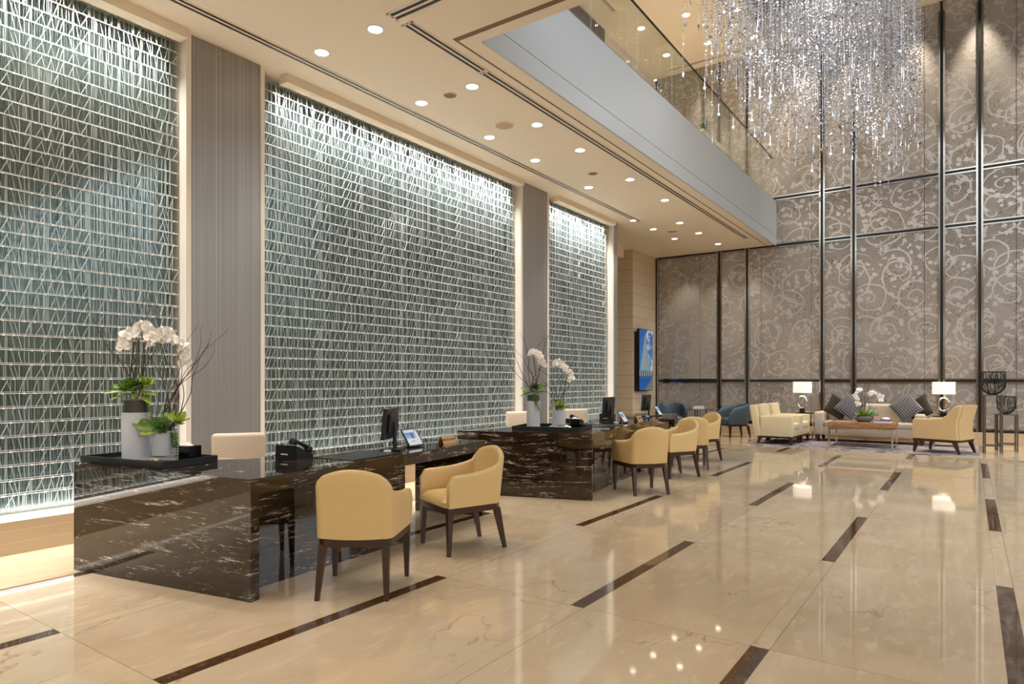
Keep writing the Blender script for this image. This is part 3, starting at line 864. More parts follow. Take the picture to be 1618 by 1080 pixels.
    st = MB(); st.tube(q, .004, 6, 0, .0025); obj('orchid_stem', st, M['stem_green'], t2, True)
    flowers_along(t2, q[16:], 13, 5, 1.22)
    return t, t2
arrangement_one()

def arrangement_two():
    r = random.Random(5)
    t = tall_vase((-4.53, 6.98, .778), VIEW, 'tall frosted vase of white orchids and willow twigs on the far desk tray', .44, .335, .085, 3, 5, 'orchid vases on the desks', None)
    top = .44
    ro = MB(); rosette(ro, (.02, -.03, top+.05), .10, (0, -.3, 1), 20, 0, 1, 14); obj('succulent_rosette', ro, [M['leaf_dark'], M['twig']], t, True)
    lv = MB()
    for (d, L, W, b) in (((-.9, -.2, .45), .15, .08, (-.03, -.02, top)), ((-1, -.4, -.3), .14, .06, (-.04, -.03, top)), ((1, -.2, .55), .16, .08, (.03, -.02, top+.02)), ((.8, -.4, .1), .15, .07, (.03, -.03, top)),
                         ((1, 0, .9), .17, .06, (.04, 0, top+.02)), ((.2, -.8, .1), .10, .06, (0, -.04, top))):
        leaf_pts(lv, b, d, (0, -.4, 1), L, W, -.1)
    obj('broad_leaves', lv, [M['leaf']], t, True)
    tr = MB(); trailing(tr, (.02, -.09, top), .21, 3); trailing(tr, (.055, -.085, top), .33, 4); trailing(tr, (-.01, -.09, top), .15, 5); obj('trailing_sprig', tr, [M['leaf']], t)
    for k in range(9):
        tw = MB(); tw.tube(twig_pts((r.uniform(-.05, .04), r.uniform(-.03, .03), top), (r.uniform(-.35, .22), 0, 1), 17, r.uniform(.04, .062), r, .27), .0045, 5, 0, .0014)
        obj('willow_twig', tw, M['twig'], t, True)
    q = catmull(((.03, .0, top), (.03, 0, top+.25), (.0, -.02, top+.46), (-.02, -.04, top+.50), (.06, -.05, top+.48), (.10, -.05, top+.40), (.12, -.05, top+.36)))
    st = MB(); st.tube(q, .004, 6, 0, .0025); obj('orchid_stem', st, M['stem_green'], t, True)
    flowers_along(t, q[13:], 16, 11, 1.15)
    t2 = thing('orchid_vase', 'low frosted vase with pale green rosette and arching orchids on the far desk tray', 'vase', (-4.30, 7.23, .778), VIEW, 'orchid vases on the desks')
    rad = .082; hg = .215
    obj('frosted_body', MB().lathe([(.001, .03), (rad, .03), (rad, hg), (rad-.008, hg), (rad-.008, .05), (.001, .05)], 36), M['frosted'], t2, True)
    obj('faceted_base', MB().add([(-.16, -.10, 0), (.15, -.12, 0), (.17, .06, 0), (-.12, .10, 0), (-.10, -.06, .03), (.10, -.07, .03), (.10, .07, .03), (-.08, .08, .03)],
        [(0, 3, 2, 1), (4, 5, 6, 7), (0, 1, 5, 4), (1, 2, 6, 5), (2, 3, 7, 6), (3, 0, 4, 7)]), M['stone_glass'] if 'stone_glass' in M else M.setdefault('stone_glass', plain('stone_glass', (150, 150, 152), .15)), t2)
    obj('soil', MB().lathe([(.001, hg-.02), (rad-.01, hg-.02)], 24), M['brown_fabric'], t2)
    ro = MB(); rosette(ro, (.01, -.03, hg+.03), .125, (.05, -.4, 1), 22, 0, 1, 24); obj('succulent_rosette', ro, [M['leaf_light'], M['leaf']], t2, True)
    for k in range(9):
        tw = MB(); tw.tube(twig_pts((r.uniform(-.04, .05), r.uniform(-.03, .03), hg), (r.uniform(-.25, .25), 0, 1), 16, r.uniform(.035, .055), r, .27), .0045, 5, 0, .0014)
        obj('willow_twig', tw, M['twig'], t2, True)
    q = catmull(((.0, .0, hg), (.02, 0, hg+.3), (-.04, 0, hg+.55), (-.03, -.03, hg+.61), (.06, -.04, hg+.56), (.12, -.04, hg+.47), (.15, -.05, hg+.39)))
    st = MB(); st.tube(q, .004, 6, 0, .0025); obj('orchid_stem', st, M['stem_green'], t2, True)
    flowers_along(t2, q[15:], 15, 13, 1.1)
arrangement_two()

# ------------------------------------------------------------------ reception desks
def inset(pts, d):
    c = Vector((sum(p[0] for p in pts)/len(pts), sum(p[1] for p in pts)/len(pts)))
    return pts
def wallq(mb, p, q, th, z0, z1, mi=0):
    """upright slab from p to q, thickness th to the left of p->q"""
    p = Vector(p); q = Vector(q); d = (q-p).normalized(); nrm = Vector((-d.y, d.x))*th
    return mb.prism([p, q, q+nrm, p+nrm], z0, z1, mi)
A, B, Cc, D, E_, F_ = (-5.33, 2.10), (-3.645, 2.413), (-4.05, 5.37), (-4.83, 5.16), (-4.62, 3.02), (-5.46, 2.87)
d1 = thing('reception_desk', 'near black marble reception desk with white veins', 'desk', (0, 0, 0), 0, 'marble reception desks')
def solid_top(pts, z0, z1): return MB().prism(pts, z0, z1)
obj('worktop', solid_top([A, B, Cc, D, E_, F_], .66, .76), M['marble'], d1)
mb = MB(); wallq(mb, A, B, .07, 0, .66); obj('end_panel', mb, M['marble'], d1)
mb = MB(); wallq(mb, (-3.855, 2.46), (-3.94, 4.07), .03, 0, .66); obj('front_panel', mb, M['marble'], d1)
mb = MB(); wallq(mb, (-4.80, 5.11), (-4.07, 5.31), .05, 0, .66); obj('end_panel', mb, M['marble'], d1)
mb = MB(); wallq(mb, (-5.40, 2.80), (-5.28, 2.18), .05, 0, .66); obj('return_panel', mb, M['marble'], d1)
G, H_, I_, J_, K_, L_ = (-5.12, 6.19), (-3.53, 6.66), (-4.38, 11.58), (-5.12, 11.42), (-4.72, 7.75), (-5.36, 7.02)
d2 = thing('reception_desk', 'far black marble reception desk with four chairs along it', 'desk', (0, 0, 0), 0, 'marble reception desks')
obj('worktop', solid_top([G, H_, I_, J_, K_, L_], .66, .76), M['marble'], d2)
mb = MB(); wallq(mb, G, H_, .07, 0, .66); obj('end_panel', mb, M['marble'], d2)
mb = MB(); wallq(mb, (-3.735, 6.74), (-4.02, 8.95), .05, 0, .66); obj('front_panel', mb, M['marble'], d2)
mb = MB(); wallq(mb, (-4.13, 9.35), (-4.42, 11.25), .05, 0, .66); obj('front_panel', mb, M['marble'], d2)
mb = MB(); wallq(mb, (-5.1, 11.33), (-4.41, 11.50), .05, 0, .66); obj('end_panel', mb, M['marble'], d2)
mb = MB(); wallq(mb, (-5.30, 6.95), (-5.09, 6.27), .05, 0, .66); obj('return_panel', mb, M['marble'], d2)

def tray(c, ang, lx, ly, label):
    t = thing('serving_tray', label, 'tray', (c[0], c[1], .76), ang, 'black trays on the desks')
    obj('base', MB().box(-lx/2, lx/2, -ly/2, ly/2, .002, .016), M['black'], t)
    obj('rim', MB().box(-lx/2, lx/2, -ly/2, -ly/2+.015, .016, .052).box(-lx/2, lx/2, ly/2-.015, ly/2, .016, .052).box(-lx/2, -lx/2+.015, -ly/2+.015, ly/2-.015, .016, .052).box(lx/2-.015, lx/2, -ly/2+.015, ly/2-.015, .016, .052), M['black'], t)
    return t
tray((-5.03, 2.485), R(9.3), .90, .46, 'black lacquer tray on the end of the near desk')
tray((-4.27, 7.02), R(15), .86, .62, 'black lacquer tray on the end of the far desk')
def pebbles(c, n_, seed, label):
    r = random.Random(seed)
    for k in range(n_):
        o = obj('pebble', MB().ball((0, 0, 0), .014, 8, 6, 0, (1.4, 1, .7)), plain('pebble', (196, 184, 160), .5), None, True)
        o.location = (c[0]+r.uniform(-.06, .06)*1, c[1]+r.uniform(-.05, .05), .776+.0098); o.rotation_euler = (0, 0, r.uniform(0, 3))
        tag(o, label, 'pebble', label+' pieces')
pebbles((-4.93, 2.47), 6, 3, 'small pale pebble at the foot of the low vase on the near tray')
pebbles((-4.22, 7.10), 6, 5, 'small pale pebble at the foot of the low vase on the far tray')
def tissue_box(loc, rz, label):
    t = thing('tissue_box', label, 'tissue box', loc, rz, 'black tissue boxes')
    obj('box', MB().rbox(-.055, .055, -.055, .055, 0, .115, .004, 2), M['black_gloss'], t)
    mb = MB()
    mb.grid(lambda u, v: ((u-.5)*.10, (v-.5)*.05+.01*math.sin(u*7), .117+.022*math.sin(PI*v)*(.6+.4*math.sin(u*6))), 8, 6)
    obj('tissue', mb, M['paper'], t, True)
tissue_box((-4.71, 2.62, .778), R(12), 'black tissue box on the right end of the near tray')
tissue_box((-4.02, 7.18, .778), R(15), 'black tissue box on the right end of the far tray')

def phone(loc, rz, label):
    t = thing('desk_phone', label, 'phone', loc, rz, 'desk phones on the reception desks')
    # wedge body: low at the front (-y)
    obj('body', MB().add([(-.11, -.09, 0), (.11, -.09, 0), (.11, .09, 0), (-.11, .09, 0), (-.11, -.085, .03), (.11, -.085, .03), (.11, .09, .11), (-.11, .09, .11)],
                         [(0, 3, 2, 1), (4, 5, 6, 7), (0, 1, 5, 4), (1, 2, 6, 5), (2, 3, 7, 6), (3, 0, 4, 7)]), M['plastic'], t)
    h = MB().rbox(-.02, .02, -.10, .10, -.012, .012, .01, 3).rbox(-.026, .026, -.115, -.06, -.035, .012, .012, 3).rbox(-.026, .026, .06, .115, -.035, .012, .012, 3)
    o = obj('handset', h, M['plastic'], t, True, loc=(-.072, .0, .115), rot=(R(24), 0, 0))
    obj('display', MB().box(-.01, .095, .03, .085, 0, .006, M=Matrix.Translation((0, -.002, .058)) @ Matrix.Rotation(R(24), 4, 'X')), M['plastic_gray'], t)
    obj('emblem', MB().box(-.02, .05, .0902, .092, .035, .043), M['paper'], t)
    kp = MB()
    for i in range(4):
        for j in range(5):
            kp.box(.0+i*.024, .016+i*.024, -.07+j*.02, -.057+j*.02, 0, .005, M=Matrix.Translation((0, -.001, .062)) @ Matrix.Rotation(R(24), 4, 'X'))
    obj('keypad', kp, M['plastic_gray'], t)
phone((-4.36, 3.27, .76), R(188), 'black desk phone on the near desk, beside the staff chair')
phone((-4.30, 7.60, .76), R(160), 'black desk phone just behind the far tray')
phone((-4.52, 9.05, .76), R(190), 'black desk phone behind the middle monitor on the far desk')

def monitor(loc, rz, label):
    t = thing('computer_monitor', label, 'monitor', loc, rz, 'monitors on the reception desks')
    Tm = Matrix.Translation((0, 0, .235)) @ Matrix.Rotation(R(-5), 4, 'X')
    obj('housing', MB().rbox(-.205, .205, -.012, .02, -.135, .135, .006, 2, 0, Tm).rbox(-.13, .13, .018, .042, -.085, .085, .012, 2, 0, Tm), M['plastic'], t)
    obj('display', MB().box(-.195, .195, -.0145, -.012, -.125, .125, M=Tm), M['black_gloss'], t)
    obj('neck', MB().rbox(-.028, .028, .03, .055, .01, .25, .006, 2), M['plastic'], t)
    obj('base', MB().rbox(-.11, .11, -.06, .12, 0, .014, .006, 2), M['plastic'], t)
monitor((-4.20, 4.15, .76), R(299), 'black monitor turned edge-on on the near desk')
monitor((-4.30, 8.62, .76), R(275), 'black monitor seen from behind in the middle of the far desk')
monitor((-4.53, 10.5, .76), R(275), 'black monitor seen from behind at the far end of the far desk')
def tablet(loc, rz, label, sc=1.):
    t = thing('tablet_computer', label, 'tablet', loc, rz, 'tablets on the reception desks')
    Tm = Matrix.Translation((0, 0, .012)) @ Matrix.Rotation(R(-34), 4, 'X')
    obj('case', MB().rbox(-.115*sc, .115*sc, 0, .01, 0, .185*sc, .006, 3, 0, Tm), M['plastic'], t)
    s_ = obj('display', MB().box(0, .2, -.001, .0, 0, .16), M['tablet_screen'], t)
    s_.matrix_local = Tm @ Matrix.Translation((-.1*sc, -.0005, .0125)) @ Matrix.Scale(sc, 4)
    obj('stand', MB().bar((0, .095, .004), (0, .06, .1), .06, .008).rbox(-.05, .05, .0, .11, 0, .008, .003, 2).rbox(-.06, .06, -.014, .006, .004, .016, .003, 2), M['plastic'], t)
tablet((-4.16, 4.455, .76), R(98), 'tablet on a stand showing a web page, on the near desk', 1.)
tablet((-4.04, 8.68, .76), R(100), 'tablet on a stand in the middle of the far desk', 1.)
tablet((-4.36, 10.76, .76), R(100), 'tablet on a stand at the far end of the far desk', 1.)
for loc, lab in (((-4.03, 3.95, .767), 'white mouse-like puck below the near monitor'), ((-4.12, 8.5, .764), 'small white puck beside the middle monitor'), ((-4.42, 10.3, .764), 'small white puck beside the farthest monitor')):
    t = thing('table_puck', lab, 'stand', loc, 0, 'small white pucks beside the monitors')
    obj('puck', MB().lathe([(.001, 0), (.03, 0), (.034, .008), (.028, .018), (.001, .02)], 18), M['frosted'], t, True)
    obj('post', MB().lathe([(.006, .018), (.005, .10), (.001, .105)], 10), M['satin_steel'], t, True)
def pad(c, ang, lx, ly, label, z=.76):
    t = thing('desk_pad', label, 'desk pad', (c[0], c[1], z), ang, 'dark leather desk pads')
    obj('mat', MB().rbox(-lx/2, lx/2, -ly/2, ly/2, 0, .005, .002, 1), M['leather_pad'], t)
    obj('border', MB().box(-lx/2, lx/2, -ly/2, -ly/2+.02, .005, .0066).box(-lx/2, lx/2, ly/2-.02, ly/2, .005, .0066), M['black'], t)
pad((-4.08, 3.69), R(98), .60, .42, 'dark leather desk pad on the near desk')
pad((-4.10, 7.98), R(100), .56, .42, 'dark leather desk pad nearest the far tray')
pad((-4.47, 9.95), R(100), .56, .42, 'dark leather desk pad at the far end of the far desk')
def sign(loc, rz, label, text):
    t = thing('name_sign', label, 'sign', loc, rz, 'tan name signs on the desks')
    Tm = Matrix.Rotation(R(-26), 4, 'X')
    obj('face', MB().box(-.10, .10, 0, .004, 0, .085, M=Matrix.Translation((0, -.04, 0)) @ Tm).box(-.10, .10, -.004, 0, 0, .085, M=Matrix.Translation((0, .04, 0)) @ Matrix.Rotation(R(26), 4, 'X')), M['brass_sign'], t)
    cu = bpy.data.curves.new('lettering', 'FONT'); cu.body = text; cu.size = .034; cu.align_x = 'CENTER'; cu.extrude = .0006
    tmp = bpy.data.objects.new('lettering', cu); C.objects.link(tmp)
    bpy.context.view_layer.update()
    me = bpy.data.meshes.new_from_object(tmp.evaluated_get(bpy.context.evaluated_depsgraph_get()))
    bpy.data.objects.remove(tmp)
    me.materials.clear(); me.materials.append(M['black'])
    o = obj('lettering', me, None, t)
    o.matrix_local = Matrix.Translation((0, -.04, 0)) @ Tm @ Matrix.Translation((0, -.001, .03)) @ Matrix.Rotation(R(90), 4, 'X')
sign((-4.19, 4.91, .76), R(92), 'tan tent sign with dark lettering on the near desk', 'NILOTI NOR')
sign((-4.12, 9.26, .76), R(92), 'tan tent sign on the far desk between the two monitors', 'NILOTI')

# staff chairs behind the desks
def staff_chair():
    t = thing('office_chair', '', 'chair', (0, 0, 0), 0, 'beige staff chairs behind the desks')
    mb = MB().rbox(-.235, .235, -.27, -.19, .50, .88, .035, 3); obj('backrest', mb, M['chair_fabric'], t, True)
    obj('seat', MB().rbox(-.24, .24, -.24, .25, .42, .51, .035, 3), M['chair_fabric'], t, True)
    obj('column', MB().lathe([(.028, .07), (.028, .42)], 14), M['satin_steel'], t, True)
    for k in range(5):
        a = 2*PI*k/5
        lg = obj('leg', MB().bar((0, 0, .08), (.26*math.cos(a), .26*math.sin(a), .055), .035, .03), M['satin_steel'], t)
        obj('caster', MB().ball((.26*math.cos(a), .26*math.sin(a), .028), .028, 10, 8), M['plastic'], lg, True)
    return t
sc0 = staff_chair()
sc0['label'] = 'beige fabric staff chair behind the near desk'
sc0.location = (-5.42, 3.46, 0); sc0.rotation_euler = (0, 0, R(-125))
dup(sc0, (-5.42, 9.85, 0), R(-125), 'beige staff chair behind the far desk, seen past the tissue box')
dup(sc0, (-5.68, 8.52, 0), R(-125), 'beige staff chair behind the far desk, half hidden by the tall vase')

# ------------------------------------------------------------------ tub chairs (front is +y)
def tub_shell(fw, rw, dep, zb, arm, top, th, corner=.07, lean=.10, arch=.9, round_front=.06, bow=.03, slope=.0, tub=False):
    """upholstered wrap-round shell: arms and arched back in one skin"""
    pl = []
    # plan outline, from left arm front, round the back, to right arm front
    y0 = dep/2; y1 = -dep/2
    half = []
    for i in range(13):
        t = i/12.
        half.append(('s', t, Vector((-(fw+(rw-fw)*t), y0+(y1+corner-y0)*t))))
    a = half[-1][2]
    for i in range(1, 6):
        q = R(90)*i/6
        half.append(('c', i/6, Vector((a.x+corner*(1-math.cos(q)), a.y-corner*math.sin(q)))))
    xs = a.x+corner
    for i in range(0, 9):
        t = i/8
        half.append(('r', t, Vector((xs*(1-t), y1-bow*math.sin(t*PI/2)))))
    left = half; right = [(k, t, Vector((-p.x, p.y))) for k, t, p in reversed(half[:-1])]
    path = left+right
    qr = .5*PI*corner; tot_r = xs*-1+qr; side = (y0-(y1+corner))
    def hgt(k, t):
        d = {'r': (1-t)*-xs, 'c': -xs+(1-t)*qr, 's': tot_r+(1-t)*side}[k]    # distance from the middle of the back
        fr = tot_r+side-d
        if tub:
            h = top-(top-arm)*(d/(tot_r+side))**2.2
        else:
            base = arm+.065
            if d <= tot_r: h = base+(top-base)*math.sqrt(max(0, 1-(d/tot_r)**2))**1.35
            else: h = arm+(base-arm)*math.exp(-(d-tot_r)/.13)+slope*min(0, -(d-tot_r)/side)
        if fr < round_front: h -= round_front-math.sqrt(max(0, round_front**2-(round_front-fr)**2))
        return h
    N = len(path)
    cols = []
    for i, (k, t, p) in enumerate(path):
        q0 = path[max(i-1, 0)][2]; q1 = path[min(i+1, N-1)][2]
        d = (q1-q0).normalized(); inn = Vector((-d.y, d.x))   # path runs so that the left side is inside
        if inn.dot(-p) < 0: inn = -inn
        H = hgt(k, t)
        rear = {'s': max(0, t-.45)/.55, 'c': 1, 'r': 1}[k]
        col = []
        def pt(off, z):
            ln = lean*(z-zb)*rear
            w = .04*(z-zb)*(1-rear)
            return (p.x+inn.x*off-inn.x*w*1., p.y+inn.y*off-ln, z)
        for j in range(6): col.append(pt(0, zb+(H-th*.5-zb)*j/5))
        for j in range(1, 5):
            q = PI*j/5; col.append(pt(th/2-th/2*math.cos(q), H-th*.5+th*.5*math.sin(q)))
        for j in range(6): col.append(pt(th, H-th*.5-(H-th*.5-zb)*j/5))
        cols.append(col)
    mb = MB(); K = len(cols[0])
    vs = [v for c in cols for v in c]; fs = []
    for i in range(N-1):
        for j in range(K):
            j2 = (j+1) % K
            fs.append((i*K+j, (i+1)*K+j, (i+1)*K+j2, i*K+j2))
    fs.append(tuple(range(K))); fs.append(tuple((N-1)*K+j for j in range(K-1, -1, -1)))
    mb.add(vs, fs)
    return mb, path
def cushion(fw, rw, y0, y1, z0, z1, r=.035, dome=.02):
    mb = MB(); n_ = 12
    def fn(u, v):
        # v: around profile bottom->top ; simple puffed top
        y = y0+(y1-y0)*u; hw = rw+(fw-rw)*u
        x = (v-.5)*2*hw
        e = min(1, min(u, 1-u)*9)*min(1, min(v, 1-v)*9)
        ee = math.sqrt(max(0, 1-(1-e)**2))
        return (x, y, z1-r*(1-ee)+dome*(1-(2*v-1)**2)*(1-(2*u-1)**2))
    mb.grid(fn, n_, n_)
    ring = [i*(n_+1) for i in range(n_+1)]
    vs = mb.v; 
    # skirt
    border = [(i, 0) for i in range(n_+1)]+[(n_, j) for j in range(1, n_+1)]+[(i, n_) for i in range(n_-1, -1, -1)]+[(0, j) for j in range(n_-1, 0, -1)]
    idx = [i*(n_+1)+j for i, j in border]; k = len(vs)
    for q in idx: vs.append((vs[q][0], vs[q][1], z0))
    L = len(idx)
    for i in range(L):
        mb.f.append((idx[i], idx[(i+1) % L], k+(i+1) % L, k+i)); mb.m.append(0)
    mb.f.append(tuple(k+i for i in range(L))); mb.m.append(0)
    return mb
def dining_chair():
    t = thing('armchair', '', 'chair', (0, 0, 0), 0, 'tan leather visitor chairs at the desks')
    fw, rw, dep = .285, .245, .50
    shell, path = tub_shell(fw, rw, dep, .375, .625, .82, .05, .07, .12, .93, .06, .03)
    obj('shell', shell, M['leather'], t, True)
    obj('seat', cushion(fw-.055, rw-.055, -.19, .262, .375, .455, .04, .02), M['leather'], t, True)
    ap = MB().prism([(-fw+.012, dep/2+.005), (-rw+.015, -dep/2+.05), (-rw+.06, -dep/2-.0), (rw-.06, -dep/2-.0), (rw-.015, -dep/2+.05), (fw-.012, dep/2+.005)], .322, .377)
    obj('seat_rail', ap, M['walnut'], t)
    for sx in (-1, 1):
        obj('leg', MB().taper((sx*(fw-.034), dep/2-.018, .335), (sx*(fw-.032), dep/2-.012, 0), .048, .027), M['walnut'], t)
        obj('leg', MB().taper((sx*(rw-.045), -dep/2+.035, .335), (sx*(rw-.028), -dep/2-.035, 0), .050, .027), M['walnut'], t)
    return t
dc = dining_chair()
chairs = [((-3.32, 3.03), 124, 'tan leather armchair with its back to the camera at the near desk'),
          ((-3.46, 4.24), 246, 'tan leather armchair turned sideways at the far half of the near desk'),
          ((-3.33, 7.58), 139, 'tan leather armchair seen from behind, first along the far desk'),
          ((-3.50, 9.08), 236, 'tan leather armchair with its seat back showing, second along the far desk'),
          ((-3.62, 10.12), 119, 'tan leather armchair seen from behind, third along the far desk'),
          ((-3.84, 11.2), 236, 'tan leather armchair at the far end of the far desk, fourth along it')]
for i, ((x, y), h, l) in enumerate(chairs):
    if i == 0:
        dc.location = (x, y, 0); dc.rotation_euler = (0, 0, R(h-90)); dc['label'] = l
    else: dup(dc, (x, y, 0), R(h-90), l)

def blue_chair():
    t = thing('tub_chair', '', 'chair', (0, 0, 0), 0, 'blue-grey tub chairs by the back wall')
    shell, path = tub_shell(.36, .345, .62, .31, .66, .80, .055, .31, .06, .75, .20, .0, .0, True)
    obj('shell', shell, M['blue_leather'], t, True)
    obj('seat', cushion(.295, .26, -.2, .33, .31, .455, .045, .02), M['blue_leather'], t, True)
    obj('seat_rail', MB().prism([(-.33, .29), (-.32, -.05), (-.22, -.22), (-.1, -.29), (.1, -.29), (.22, -.22), (.32, -.05), (.33, .29)], .265, .31), M['walnut'], t)
    for sx in (-1, 1):
        obj('leg', MB().taper((sx*.28, .25, .27), (sx*.28, .25, 0), .055, .032), M['walnut'], t)
        obj('leg', MB().taper((sx*.2, -.24, .27), (sx*.22, -.29, 0), .055, .032), M['walnut'], t)
    return t
bc = blue_chair(); bc.location = (-4.74, 16.36, 0); bc.rotation_euler = (0, 0, R(222-90)); bc['label'] = 'blue-grey leather tub chair right of the round glass table'
dup(bc, (-6.38, 16.40, 0), R(-62-90), 'blue-grey leather tub chair left of the round glass table, below the screen')
t = thing('side_table', 'round glass side table between the blue-grey chairs', 'table', (-5.57, 16.22, 0))
obj('table_top', MB().lathe([(.001, .64), (.35, .64), (.35, .652), (.001, .652)], 40), M['black_gloss'], t, True)
for k in range(3):
    a = R(30+120*k)
    obj('leg', MB().tube([(.16*math.cos(a), .16*math.sin(a), .64), (.20*math.cos(a), .20*math.sin(a), 0)], .012, 8), M['dark_metal'], t)
t = thing('magazine_stack', 'stack of pale magazines on the round glass table', 'books', (-5.59, 16.22, .652), R(20))
obj('magazine', MB().box(-.14, .14, -.1, .1, 0, .03), M['book_cover'], t); obj('magazine', MB().box(-.13, .13, -.1, .1, .03, .055), M['paper'], t)
obj('magazine', MB().box(-.11, .12, -.09, .09, .055, .08), M['book_cover'], t)

# ------------------------------------------------------------------ lounge
def lounge_chair():
    t = thing('lounge_armchair', '', 'armchair', (0, 0, 0), 0, 'cream armchairs on the left of the rug')
    w, d = .36, .36
    f = M['cream_fabric']
    for sx in (-1, 1):
        x0, x1 = (sx*w, sx*(w-.10)) if sx < 0 else (w-.10, w)
        obj('arm', MB().rbox(min(x0, x1), max(x0, x1), -.30, d, .17, .60, .018, 3), f, t, True)
    T = Matrix.Translation((0, -.30, .17)) @ Matrix.Rotation(R(10), 4, 'X')
    obj('backrest', MB().rbox(-w, w, -.12, .03, 0, .68, .02, 3, 0, T), f, t, True)
    obj('back_cushion', MB().rbox(-w+.105, w-.105, .02, .13, .24, .68, .04, 4, 0, T), f, t, True)
    obj('base', MB().rbox(-w+.09, w-.09, -.30, d-.02, .17, .31, .01, 2), f, t, True)
    obj('seat_cushion', MB().rbox(-w+.105, w-.105, -.22, d, .31, .45, .04, 4), f, t, True)
    obj('seat_rail', MB().box(-w+.01, w-.01, -.36, d-.01, .135, .17), M['walnut'], t)
    for sx in (-1, 1):
        obj('leg', MB().taper((sx*(w-.05), d-.05, .14), (sx*(w-.05), d-.03, 0.005), .07, .035), M['walnut'], t)
        obj('leg', MB().taper((sx*(w-.05), -.31, .14), (sx*(w-.05), -.36, 0.005), .07, .035), M['walnut'], t)
    return t
lc = lounge_chair(); lc.location = (-3.40, 15.03, .008); lc.rotation_euler = (0, 0, R(-92)); lc['label'] = 'cream armchair nearer the camera, left of the coffee table'
dup(lc, (-3.36, 15.79, .008), R(-92), 'cream armchair behind another one, beside the left lamp table')
def swoop_chair():
    t = thing('lounge_armchair', 'tan armchair with swooping arms on the right of the coffee table', 'armchair', (-.41, 14.97, .008), R(160-90))
    f = M['tan_fabric']; w = .38
    prof = [(.40, .26), (.40, .60), (.37, .635), (.02, .64), (-.10, .66), (-.19, .72), (-.27, .82), (-.33, .895), (-.43, .90), (-.40, .78), (-.355, .62), (-.345, .45), (-.37, .26)]
    # arm profile in the y-z plane
    for sx in (-1, 1):
        a0, a1 = (sx*w, sx*(w-.10))
        mb = MB(); n_ = len(prof)
        vs = [(a0, y_, z_) for y_, z_ in prof]+[(a1, y_, z_) for y_, z_ in prof]
        mb.add(vs, [tuple(range(n_)), tuple(range(2*n_-1, n_-1, -1))]+[(i, (i+1) % n_, n_+(i+1) % n_, n_+i) for i in range(n_)])
        o = obj('arm', mb, f, t, True)
        bv = o.modifiers.new('edge', 'BEVEL'); bv.width = .014; bv.segments = 3
    bp = [(-.19, .44), (-.20, .62), (-.24, .78), (-.31, .90), (-.44, .905), (-.41, .78), (-.365, .62), (-.355, .45), (-.38, .26), (-.2, .26)]
    mb = MB(); n_ = len(bp)
    vs = [(-w+.1, y_, z_) for y_, z_ in bp]+[(w-.1, y_, z_) for y_, z_ in bp]
    mb.add(vs, [tuple(range(n_)), tuple(range(2*n_-1, n_-1, -1))]+[(i, (i+1) % n_, n_+(i+1) % n_, n_+i) for i in range(n_)])
    obj('backrest', mb, f, t, True)
    obj('base', MB().rbox(-w+.1, w-.1, -.3, .38, .26, .34, .01, 2), f, t, True)
    obj('seat_cushion', MB().rbox(-w+.105, w-.105, -.2, .40, .34, .46, .04, 4), f, t, True)
    obj('seat_rail', MB().box(-w+.01, w-.01, -.365, .39, .215, .26), M['walnut'], t)
    for sx in (-1, 1):
        obj('leg', MB().taper((sx*(w-.04), .34, .22), (sx*(w-.04), .38, .004), .07, .035), M['walnut'], t)
        obj('leg', MB().taper((sx*(w-.04), -.31, .22), (sx*(w-.04), -.39, .004), .07, .035), M['walnut'], t)
swoop_chair()

tag(obj('rug', MB().box(-3.95, .14, 14.3, 16.9, .0, .008), M['rug']), 'streaked blue, grey and beige rug under the lounge seating', 'rug')

def sofa():
    t = thing('sofa', 'taupe fabric sofa against the patterned wall', 'sofa', (-1.83, 16.50, .008))
    f = M['sofa_fabric']; w = 1.07; d = .40
    for sx in (-1, 1):
        x0, x1 = sorted((sx*w, sx*(w-.2)))
        obj('arm', MB().rbox(x0, x1, -d, d, .14, .655, .05, 4), f, t, True)
    obj('backrest', MB().rbox(-w+.19, w-.19, .2, d, .14, .84, .05, 4), f, t, True)
    obj('base', MB().rbox(-w+.19, w-.19, -d+.02, d-.1, .14, .33, .015, 2), f, t, True)
    for k in (0, 1):
        x0, x1 = (-w+.2, -.003) if k == 0 else (.003, w-.2)
        obj('seat_cushion', MB().rbox(x0, x1, -d, .22, .33, .46, .04, 4), f, t, True)
        obj('back_cushion', MB().rbox(x0+.01, x1-.01, .06, .22, .455, .83, .05, 4), f, t, True)
    for sx in (-1, 1):
        for y_ in (-d+.07, d-.07):
            obj('leg', MB().taper((sx*(w-.08), y_, .14), (sx*(w-.08), y_, 0), .08, .05), M['walnut'], t)
sofa()
def pillow(loc, rx, ry, rz, size, mat, label, th=.12):
    mb = MB(); n_ = 14
    def side(s_):
        def fn(u, v):
            a, b = 2*u-1, 2*v-1
            pin = 1-.07*(a*a*b*b) ; e = (1-a**4)*(1-b**4)
            kx = 1-.06*(1-b*b)*0-.05*(1-abs(b))*abs(a)
            kz = 1-.05*(1-abs(a))*abs(b)
            return (a*size/2*kx, s_*th/2*max(0, e)**.5, b*size/2*kz)
        return fn
    mb.grid(side(1), n_, n_); mb.grid(side(-1), n_, n_)
    o = obj('pillow', mb, mat, None, True)
    o.location = loc; o.rotation_mode = 'XYZ'
    o.matrix_world = Matrix.Translation(loc) @ Matrix.Rotation(rz, 4, 'Z') @ Matrix.Rotation(rx, 4, 'X') @ Matrix.Rotation(ry, 4, 'Y')
    tag(o, label, 'pillow', 'throw pillows on the sofa')
pillow((-2.20, 16.30, .79), R(-14), R(38), R(8), .46, M['weave'], 'grey woven pillow standing on its corner, left end of the sofa')
